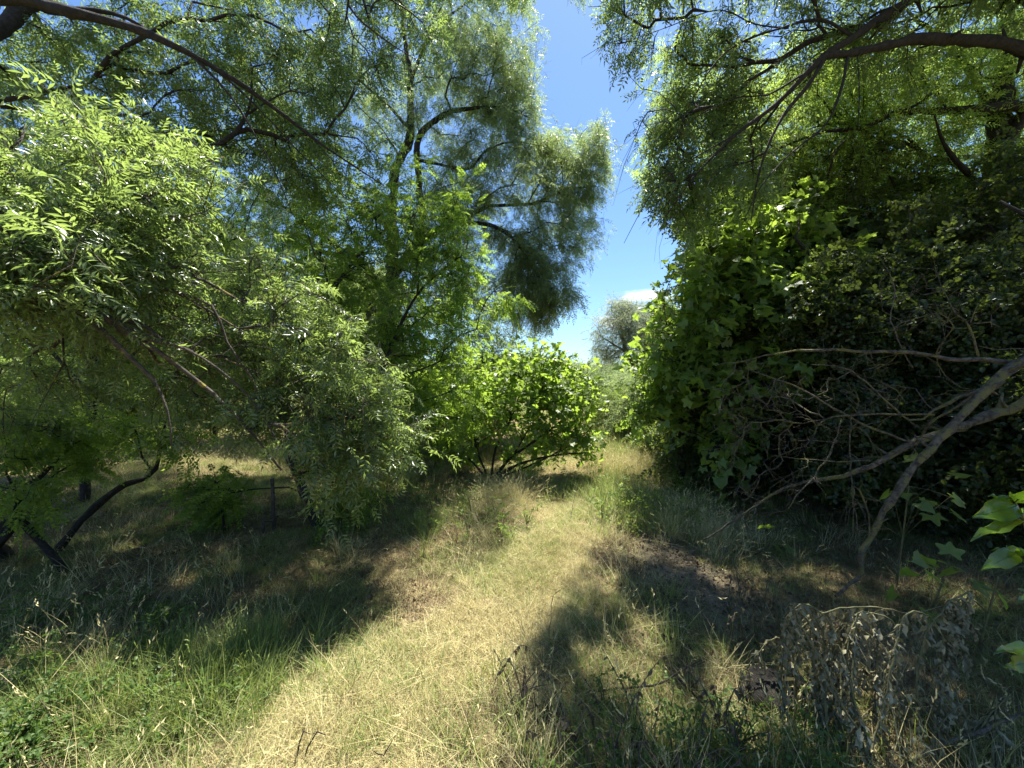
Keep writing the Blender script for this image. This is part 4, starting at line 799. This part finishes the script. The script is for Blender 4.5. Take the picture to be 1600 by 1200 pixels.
# ================================================================== dead tree: bare limbs across the right
def limbs(t, specs, mat='bark_dead', name='limb'):
    sk = []
    for s in specs:
        s = spline(pp(*s), .07, .004); sk.append(s); g = Geo(); g.tubes([(s[:, :3], s[:, 3])], 12 if s[:, 3].max() > .012 else 7, .09); spurs(g, s, len(s) // 4); link(name, g.mesh('limb', M[mat], True), t)
    return sk
t = thing('dead_tree', 'dead leafless tree lying across the right with pale lichen-crusted limbs', 'dead tree', (3.4, 2.3, 0))
sk = limbs(t, [[('w', 3.5, 2.2, 0, 0.0792), ('w', 3.45, 2.3, 1.0, 0.0660), ('w', 3.3, 2.4, 1.75, 0.0495), (1600, 563, 2.5, 0.0304), (1540, 610, 2.5, 0.0277), (1495, 660, 2.5, 0.0251), (1440, 715, 2.5, 0.0224), (1400, 770, 2.5, 0.0198), (1365, 830, 2.5, 0.0172), (1343, 872, 2.5, 0.0158), (1345, 893, 2.5, 0.0139), (1325, 915, 2.5, 0.0106), (1305, 932, 2.5, 0.0066)],
               [('w', 4.9, 3.1, .3, 0.07), ('w', 4.1, 2.95, 1.1, 0.055), (1640, 618, 2.9, 0.0409), (1575, 640, 2.95, 0.0343), (1500, 665, 3.0, 0.0304), (1420, 695, 3.05, 0.0277), (1350, 735, 3.1, 0.0185), (1300, 746, 3.2, 0.0158), (1240, 757, 3.3, 0.0106), (1180, 790, 3.4, 0.0079), (1120, 832, 3.45, 0.0066), (1098, 846, 3.5, 0.0046)],
               [(1590, 566, 2.55, 0.0132), (1500, 560, 2.6, 0.0125), (1400, 551, 2.7, 0.0112), (1300, 547, 2.85, 0.0092), (1230, 549, 3.0, 0.0066), (1180, 560, 3.1, 0.0040), (1120, 570, 3.2, 0.0020)],
               [(1420, 690, 3.05, 0.0092), (1370, 672, 3.05, 0.0092), (1300, 635, 3.1, 0.0079), (1240, 603, 3.2, 0.0059), (1170, 578, 3.3, 0.0026)],
               [(1560, 617, 2.7, 0.0066), (1530, 607, 2.65, 0.0079), (1500, 630, 2.6, 0.0073), (1450, 665, 2.7, 0.0079), (1430, 690, 2.8, 0.0059)],
               [(1540, 612, 2.55, 0.0106), (1500, 620, 2.6, 0.0099), (1460, 640, 2.65, 0.0086), (1420, 655, 2.7, 0.0059), (1330, 580, 2.8, 0.0053), (1270, 570, 2.9, 0.0026)],
               [(1460, 648, 2.65, 0.0066), (1340, 648, 2.8, 0.0059), (1290, 653, 2.9, 0.0040), (1255, 660, 3.0, 0.0020)],
               [(1427, 575, 2.7, 0.0033), (1392, 500, 2.75, 0.0040), (1399, 450, 2.8, 0.0033), (1372, 400, 2.8, 0.0020)],
               [(1330, 650, 2.8, 0.0040), (1328, 720, 2.8, 0.0040), (1334, 800, 2.75, 0.0033), (1330, 850, 2.7, 0.0020)],
               [(1315, 655, 3.0, 0.0053), (1290, 720, 3.0, 0.0053), (1245, 775, 3.0, 0.0046), (1228, 800, 3.0, 0.0020)],
               [(1350, 872, 2.5, 0.0066), (1357, 830, 2.5, 0.0046), (1352, 790, 2.5, 0.0040), (1335, 760, 2.5, 0.0033), (1340, 840, 2.48, 0.0020)],
               [(1530, 562, 2.6, 0.0066), (1517, 510, 2.6, 0.0059), (1495, 490, 2.6, 0.0033), (1470, 450, 2.65, 0.0020)],
               [(1520, 505, 2.6, 0.0040), (1545, 503, 2.6, 0.0026), (1562, 512, 2.6, 0.0013)], [(1516, 505, 2.6, 0.0040), (1530, 475, 2.6, 0.0020)], [(1600, 545, 2.3, 0.0026), (1560, 547, 2.3, 0.0026), (1530, 538, 2.3, 0.0013)],
               [(1360, 720, 2.9, 0.0040), (1290, 720, 2.95, 0.0040), (1210, 712, 3.0, 0.0020)]])
tg = clump((1210, 690, 3.1, 120, 110, .35, 80), (1180, 780, 3.2, 90, 60, .3, 34), (1300, 620, 2.9, 110, 70, .3, 30), (1400, 640, 2.8, 120, 110, .3, 50), (1450, 480, 2.7, 110, 70, .3, 30), (1170, 620, 3.2, 60, 60, .3, 50), (1340, 820, 2.6, 60, 60, .2, 14))
paths, tips, td = grow(sk, tg, .12, .0016, .12, .1, .42, .018)
g = Geo(); g.tubes(paths, 5); tw = []
for q in range(2):
    for a_, b_ in zip(tips, td):
        e = a_ + unit(b_ + rng.normal(0, .9, 3)) * rng.uniform(.05, .16); tw.append((np.array([a_ - b_ * .04, (a_ + e) / 2 + rng.normal(0, .01, 3), e]), np.array([.0016, .0012, .0006])))
g.tubes(tw, 4); link('twigs', g.mesh('dead_twigs', M['bark_dead']), t, 'stuff')
# dark fallen log behind
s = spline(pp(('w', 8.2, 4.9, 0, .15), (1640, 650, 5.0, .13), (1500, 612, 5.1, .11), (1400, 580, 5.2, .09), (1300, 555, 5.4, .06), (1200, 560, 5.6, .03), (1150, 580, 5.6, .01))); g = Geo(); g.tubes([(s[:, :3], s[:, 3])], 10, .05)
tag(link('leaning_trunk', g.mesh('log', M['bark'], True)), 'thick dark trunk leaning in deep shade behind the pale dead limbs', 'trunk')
# ================================================================== post, stump, sticks, stones
t = thing('wooden_post', 'dark weathered wooden post with a short stub and crossbar in the shaded grass', 'post', (*[float(v) for v in G2(428, 830)], 0))
gx, gy = G2(428, 832)
def bar(a, b, w_, mat, name, par=None):
    a, b = np.array(a, float), np.array(b, float); g = Geo(); g.tubes([(np.array([a, a * .5 + b * .5 + [.003, 0, 0], b]), np.array([w_, w_ * .95, w_ * .9]))], 5, .06); return link(name, g.mesh(name, M[mat]), par)
bar((gx, gy, -.05), (gx - .02, gy, P(426, 748, gy)[2]), .021, 'wood', 'post', t)
bar((gx - .085, gy - .05, -.05), (gx - .085, gy - .05, P(415, 808, gy)[2]), .016, 'wood', 'stub', t)
bar((gx - .11, gy - .028, P(415, 814, gy)[2]), (gx + .02, gy - .028, P(430, 811, gy)[2]), .010, 'wood', 'crossbar', t)
t = tree('stump', 'gnarled dark stump at the far left edge of the shaded grass', 'stump', [pp(('w', -4.75, 3.7, -.05, .09), (-8, 850, 3.6, .075), (6, 828, 3.6, .055), (-6, 806, 3.6, .035)), pp((-4, 850, 3.6, .04), (14, 832, 3.55, .03), (18, 818, 3.5, .018))], clump((5, 815, 3.6, 14, 10, .1, 6)), 'locust', 'bark', k=1, m=1, tl=.05, scale=.3, usesun=False)
def stick(pts, label, mat='bark', cat='stick', group=None, name='stick', tw=0):
    s = spline(pp(*pts), .05, .003); g = Geo(); P_ = [(s[:, :3], s[:, 3])]
    for _ in range(tw):
        i = rng.integers(1, len(s) - 1); d = unit(rng.normal(0, 1, 3) + [0, 0, .3]); P_.append((np.array([s[i, :3], s[i, :3] + d * .05, s[i, :3] + d * .1 + rng.normal(0, .01, 3)]), np.array([.003, .002, .001])))
    g.tubes(P_[:1], 6, .06)
    if tw: g.tubes(P_[1:], 4)
    return tag(link(name, g.mesh('stick', M[mat], True)), label, cat, group)
stick([(238, 872, 3.65, .010), (262, 862, 3.7, .012), (285, 866, 3.7, .008), (300, 858, 3.7, .004)], 'short dark broken branch lying on the shaded grass at the left', tw=4)
stick([(460, 1215, 1.68, .0035), (466, 1165, 1.7, .0035), (475, 1142, 1.7, .003), (484, 1148, 1.7, .002)], 'thin dark bent stalk left one of the pair at the bottom', name='dead_stalk', cat='stalk')
stick([(474, 1215, 1.68, .0035), (480, 1165, 1.7, .0035), (492, 1143, 1.7, .003), (510, 1150, 1.7, .002)], 'thin dark hooked stalk right one of the pair at the bottom', name='dead_stalk', cat='stalk')
stick([(590, 1215, 1.68, .004), (600, 1180, 1.7, .0035), (612, 1160, 1.7, .002)], 'short dark curled stalk at the bottom near the shadow edge', name='dead_stalk', cat='stalk', tw=3)
stick([(858, 1010, 2.45, .002), (859, 960, 2.45, .002), (866, 930, 2.45, .0018), (876, 920, 2.45, .0012)], 'single arching brown grass stalk beside the shadow edge of the path', 'stem', name='grass_stalk', cat='stalk')
stick([(876, 865, 3.7, .003), (893, 800, 4.6, .003), (900, 760, 5.2, .002)], 'long thin bare twig lying along the sunny path', 'bark', tw=2)
for i, q in enumerate([[(850, 1105, 1.95, .005), (930, 1112, 1.95, .005), (1010, 1150, 1.9, .004)], [(880, 1170, 1.8, .005), (960, 1178, 1.8, .005), (1040, 1172, 1.8, .003)], [(930, 1080, 2.05, .005), (1020, 1072, 2.05, .005), (1065, 1050, 2.05, .004), (1100, 1035, 2.1, .003)],
                       [(1060, 1060, 2.05, .005), (1110, 1110, 1.95, .005), (1170, 1190, 1.85, .004)], [(950, 1210, 1.7, .004), (1000, 1160, 1.75, .004), (960, 1120, 1.8, .003)], [(1420, 1190, 1.7, .011), (1480, 1158, 1.75, .010), (1550, 1135, 1.75, .008), (1610, 1112, 1.75, .006)]]):
    stick(q, ['curved grey bramble stem low at the bottom centre', 'lowest dark bramble stem at the bottom centre', 'dark twig above the green weeds by the bare soil', 'dark twig slanting down through the green weeds', 'small crooked twig at the bottom centre', 'thick grey stick rising to the lower right corner'][i], 'bark_dead' if i == 5 else 'bark', name='bramble_stem' if i < 5 else 'stick', tw=6)
def lump(px, py, r, label, cat, name, mat, sq=(1, 1, .5)):
    x, y = G2(px, py); n1, n2 = 7, 10; V = []
    for i in range(n1):
        for j in range(n2):
            th = math.pi * i / (n1 - 1); ph = 6.283 * j / n2; q = 1 + .18 * math.sin(3 * ph + px) * math.sin(2 * th) + rng.normal(0, .06)
            V.append([x + r * sq[0] * q * math.sin(th) * math.cos(ph), y + r * sq[1] * q * math.sin(th) * math.sin(ph), float(gz(x, y)) + r * sq[2] * (.5 + q * math.cos(th))])
    Q = [(i * n2 + j, i * n2 + (j + 1) % n2, (i + 1) * n2 + (j + 1) % n2, (i + 1) * n2 + j) for i in range(n1 - 1) for j in range(n2)]
    g = Geo(); g.add(V, Q); tag(link(name, g.mesh(name, M[mat])), label, cat)
lump(18, 1068, .09, 'pale piece of split wood among the weeds at the left edge', 'wood', 'wood_chunk', 'pale', (1.5, .8, .35))
lump(12, 1128, .05, 'small pale stone low at the left edge', 'stone', 'stone', 'pale', (1.2, .8, .5))
lump(1215, 1085, .13, 'dark clod of earth under the wilted plant', 'clod', 'earth_clod', 'bark', (1.5, 1, .7))
# ================================================================== weeds
def plant(name, label, cat, group, base, h, kind, n, spread=.35, stemmat='stem', bend=.25, k=1, scale=1., up=.7, droop=.2, hang=False):
    base = np.array(base, float); t = thing(name, label, cat, tuple(base), group); sk = []; pos = []; X = []
    for _ in range(k):
        a = rng.uniform(0, 6.28); d = np.array([math.cos(a), math.sin(a), 0]) * spread * h * rng.uniform(.3, 1); hh = h * rng.uniform(.7, 1.1)
        s = spline([[*(base + [0, 0, -.02]), .0035], [*(base + d * .3 + [0, 0, hh * .5]), .003], [*(base + d + [0, 0, hh * (1 - bend * .3)]), .0018]] + ([[*(base + d * 1.6 + [0, 0, hh * (1 - bend * 1.4)]), .001]] if bend > .3 else []), .05)
        sk.append((s[:, :3], s[:, 3]))
        idx = np.clip((np.linspace(.15, 1, n) * (len(s) - 1)).astype(int), 0, len(s) - 1)
        tng = unit(np.gradient(s[:, :3], axis=0))[idx]; a2 = rng.uniform(0, 6.28, n); out_ = np.stack([np.cos(a2), np.sin(a2), np.full(n, .0)], -1)
        pos.append(s[idx, :3]); X.append(unit(out_ + tng * .4 + [0, 0, -1.6 if hang else -droop]))
    g = Geo(); g.tubes(sk, 4); link('stem', g.mesh(name + '_stem', M[stemmat]), t)
    pos = np.vstack(pos); X = np.vstack(X); fr = frames(X, rng.normal(0, .4, X.shape) + ([1, 0, 0.] if hang else [0, 0, up])); s = scale * rng.uniform(.6, 1.2, len(pos))
    scatter('foliage', kind, pos, eul(fr), s, t); return t
def gp(px, py): x, y = G2(px, py); return (x, y, float(gz(x, y)))
for i in range(52):                           # green weeds at the bottom, right of the centre
    px, py = rng.uniform(830, 1330), rng.uniform(1120, 1290); plant('green_weed', 'small green leafy weed in the patch below the bare soil', 'weed', 'green weeds below the bare soil', gp(px, py), rng.uniform(.10, .24), 'weed', 6, k=2, scale=.75)
for i in range(80):                           # left bottom nettles
    px, py = rng.uniform(-60, 420), rng.uniform(1080, 1260); 
    if py < 1260 - px * .35: plant('nettle', 'bright green weed on the sunny verge at the lower left', 'weed', 'green weeds at the lower left', gp(px, py), rng.uniform(.10, .26), 'weed', 6, k=2, scale=.9)
for i in range(18):
    px, py = rng.uniform(0, 300), rng.uniform(960, 1060); plant('nettle', 'green weed in the shade at the left behind the sunny verge', 'weed', 'shaded weeds at the left', gp(px, py), rng.uniform(.12, .3), 'weed', 7, k=2, scale=1.)
for i in range(20):
    px, py = rng.uniform(940, 1120), rng.uniform(770, 850); plant('green_weed', 'leafy green weed on the right verge of the path', 'weed', 'weeds on the right verge', gp(px, py), rng.uniform(.2, .5), 'shrub', 6, k=3, scale=.9)
for i in range(14):
    px, py = rng.uniform(600, 830), rng.uniform(770, 860); plant('green_weed', 'leafy weed in the shade below the fig bush', 'weed', 'weeds below the fig bush', gp(px, py), rng.uniform(.15, .4), 'shrub', 6, k=3, scale=.8)
for i in range(36):                           # dark dead weed stalks
    px = rng.uniform(800, 1240); py = rng.uniform(1120, 1300) if px > 860 else rng.uniform(1100, 1200); plant('dead_weed', 'dark withered weed stalk hung with shrivelled leaves at the bottom', 'weed', 'dark dead weed stalks', gp(px, py), rng.uniform(.12, .40), 'deadleaf', int(rng.integers(8, 22)), k=int(rng.integers(1, 4)), scale=rng.uniform(.6, 1.1), stemmat='bark_dead', hang=True, spread=rng.uniform(.3, 1.1), bend=rng.uniform(.1, .7))
for i in range(12):
    px, py = rng.uniform(1130, 1230), rng.uniform(900, 1020); plant('dead_weed', 'straw coloured wilted stalk at the edge of the bare soil', 'weed', 'wilted stalks beside the bare soil', gp(px, py), rng.uniform(.25, .45), 'litter', 8, k=1, scale=.7, stemmat='stem', bend=.6, hang=True)
# wilted plants heaped at the lower right: arching stems with hanging grey leaves, each leaf an object up to the limit
def wilted(label, base, arcs, n, s_=1., nobj=300):
    t = thing('wilted_plant', label, 'plant', tuple(float(v) for v in base)); g = Geo(); pos = []; 
    for a in arcs:
        s = spline(pp(*a), .04, .003); g.tubes([(s[:, :3], s[:, 3])], 5)
        q = s[rng.integers(max(1, len(s) // 6), len(s), n), :3]; pos.append(q)
        nh = max(1, n // 5)
        for q_ in s[rng.integers(1, len(s), nh), :3]:      # hanging strings of leaves
            ln = rng.uniform(.06, .22); e = q_ + rng.normal(0, .03, 3) - [0, 0, ln]; m_ = (q_ + e) / 2 + rng.normal(0, .015, 3); g.tubes([(np.array([q_, m_, e]), np.array([.002, .0016, .001]))], 3)
            u = rng.random((6, 1)); pos.append(q_ * (1 - u) + e * u)
    link('stem', g.mesh('wilted_stems', M['stem']), t); pos = np.vstack(pos); pos = pos[pos[:, 2] > .03]
    X = rng.normal(0, .35, pos.shape) + [0, 0, -1.]; fr = frames(X, rng.normal(0, 1, X.shape)); s = s_ * rng.uniform(.5, 1.15, len(pos))
    rest = leaf_objects(t, 'wilt', pos, fr, s, nobj)
    if rest.any(): scatter('foliage', 'wilt', pos[rest], eul(fr[rest]), s[rest], t)
b0 = gp(1330, 1230)
arcs = []
for i in range(15):
    x0 = rng.uniform(1260, 1400); tx = rng.uniform(1215, 1420); ty = rng.uniform(945, 1030); d = rng.uniform(1.75, 2.1); ex = tx + rng.choice([-1, 1]) * rng.uniform(20, 70)
    arcs.append([(x0, 1225, 1.65, .005), ((x0 + tx) / 2, (1225 + ty) / 2, d - .1, .0045), (tx, ty, d, .0035), (ex, ty + rng.uniform(10, 60), d, .0025), (ex + rng.uniform(-15, 15), ty + rng.uniform(90, 190), d, .0015)])
arcs.append([(1240, 1190, 1.9, .005), (1250, 1000, 2.0, .005), (1290, 956, 2.0, .004), (1350, 950, 2.0, .004), (1420, 958, 2.0, .003), (1500, 940, 2.0, .002)])
wilted('heap of wilted grey-green plants with hanging crumpled leaves at the lower right', b0, arcs, 70, .62)
b1 = gp(1455, 1150)
wilted('wilted strip of dry leaves hanging from a bent stem near the right edge', b1, [[(1440, 1160, 1.8, .005), (1432, 1060, 1.9, .005), (1450, 985, 1.95, .005), (1490, 935, 2.0, .004), (1522, 925, 2.0, .003), (1505, 960, 2.0, .003), (1480, 1010, 2.0, .002), (1470, 1050, 2.0, .002)], [(1500, 940, 2.0, .003), (1492, 975, 2.0, .003), (1478, 1030, 2.0, .002)], [(1515, 928, 2., .003), (1498, 960, 2., .003), (1488, 1000, 2., .002)]], 60, .62, 120)
b2 = gp(1420, 1200)
wilted('pale dry weeds with scattered curled leaves in the lower right corner', b2, [[(x, 1230, 1.65, .004), (x + rng.uniform(-20, 20), 1150, 1.75, .003), (x + rng.uniform(-50, 50), rng.uniform(1080, 1130), 1.8, .002)] for x in rng.uniform(1380, 1600, 12)], 12, .7, 100)
# sapling of lobed leaves in the deep shade at the right
for (px, py, d, lab, n) in [(1475, 905, 2.6, 'dark fig sapling with lobed leaves in deep shade at the right', 9), (1420, 760, 3.0, 'dim lobed-leaf sapling between the dead limbs', 10), (1190, 860, 3.6, 'small fig sucker with lobed leaves below the dead limbs', 8), (1560, 900, 2.3, 'dark fig sapling against the right edge under the bright sprig', 7)]:
    c = P(px, py, d); base = (c[0], c[1] + .1, 0); t = thing('fig_sapling', lab, 'sapling', tuple(float(v) for v in base)); s = spline([[*base, .008], [c[0], c[1] + .05, c[2] * .5, .006], [*c, .004]])
    pos = c + rng.normal(0, 1, (n, 3)) * [.14, .1, .09]; g = Geo(); g.tubes([(s[:, :3], s[:, 3])] + [(np.array([s[q_, :3], (s[q_, :3] + p_) / 2 + [0, 0, .015], p_]), np.array([.0018, .0014, .0012])) for p_, q_ in zip(pos, rng.integers(max(1, int(len(s) * .55)), len(s), n))], 5); link('stem', g.mesh('sapling_stem', M['stem']), t)
    X = unit(pos - c + rng.normal(0, .05, pos.shape)) + [0, -.3, -.2]; leaf_objects(t, 'fig', pos, frames(X, rng.normal(0, .3, X.shape) + [0, -.3, 1]), np.full(n, .95), n)
# bright sprig close to the eye at the right edge
t = thing('leafy_sprig', 'close bright yellow-green sprig entering at the right edge', 'sprig', (1.75, 1.15, 0.0))
def bigleaf(base, tip, width, cup=.25, nrm=(0, -.3, 1)):
    b, e = np.array(base), np.array(tip); l = np.linalg.norm(e - b); X = unit(e - b); fr = frames(X[None], np.array([nrm], float))[0]; V = []; n = 9
    for i in range(n):
        u = i / (n - 1); ww = width * .5 * (math.sin(math.pi * u ** .75) ** .8 if 0 < u < 1 else .02); z = -.16 * l * (u - .3) ** 2 + .006 * math.sin(9 * u)
        for s_ in (-1, -.5, 0, .5, 1): V.append(b + fr @ np.array([l * u, s_ * ww, z + abs(s_) * ww * cup + .004 * math.sin(14 * u + 3 * s_)]))
    Q = [(i * 5 + j, i * 5 + j + 1, i * 5 + j + 6, i * 5 + j + 5) for i in range(n - 1) for j in range(4)]
    V = [v + rng.normal(0, .0006, 3) for v in V]; tn = np.tile([.05, .35, 1., .45, .1], n) + rng.normal(0, .22, 5 * n)
    g = Geo(); g.add(V, Q, None, tn); mid_ = np.array([V[i * 5 + 2] for i in range(n)]); g.tubes([(mid_ - [0, 0, .0006], np.linspace(.0014, .0005, n))], 5); link('leaf', g.mesh('sprig_leaf', M['sprig'], True), t)
D_ = 1.2
g = Geo(); sp = spline(pp(('w', 1.9, 1.15, .1, .006), ('w', 1.85, 1.15, .6, .006), (1640, 900, D_, .005), (1612, 860, D_, .004), (1600, 815, D_, .004), (1585, 785, D_, .003), (1575, 775, D_, .002))); g.tubes([(sp[:, :3], sp[:, 3])], 6)
s2 = spline(pp((1640, 900, D_, .003), (1605, 866, D_, .003), (1585, 864, D_, .002))); s3 = spline(pp(('w', 1.85, 1.15, .6, .004), (1630, 1020, D_, .003), (1600, 1035, D_, .002))); g.tubes([(s2[:, :3], s2[:, 3]), (s3[:, :3], s3[:, 3])], 6); link('stem', g.mesh('sprig_stem', M['stem'], True), t)
for a_, b_, w_, nn in [((1600, 812, D_), (1520, 834, 1.1), .040, (0, -.2, 1)), ((1590, 790, D_), (1527, 806, 1.15), .065, (.1, -.8, .6)), ((1582, 782, D_), (1545, 774, 1.2), .022, (0, -.4, 1)), ((1585, 785, D_), (1622, 772, 1.1), .055, (0, -.6, 1)), ((1600, 800, D_), (1640, 830, 1.1), .06, (0, -.9, .6)),
                       ((1590, 864, D_), (1540, 886, 1.12), .048, (-.2, -.7, .8)), ((1600, 860, D_), (1550, 858, 1.2), .020, (0, -.3, 1)), ((1595, 868, D_), (1640, 866, 1.1), .050, (0, -.4, 1)), ((1618, 1012, D_), (1558, 1014, 1.12), .035, (0, -.3, 1)), ((1610, 1035, D_), (1575, 1042, 1.15), .045, (0, -.8, .5)), ((1625, 930, D_), (1592, 938, 1.15), .03, (0, -.3, 1))]:
    bigleaf(P(*a_), P(*b_), w_, nrm=nn)
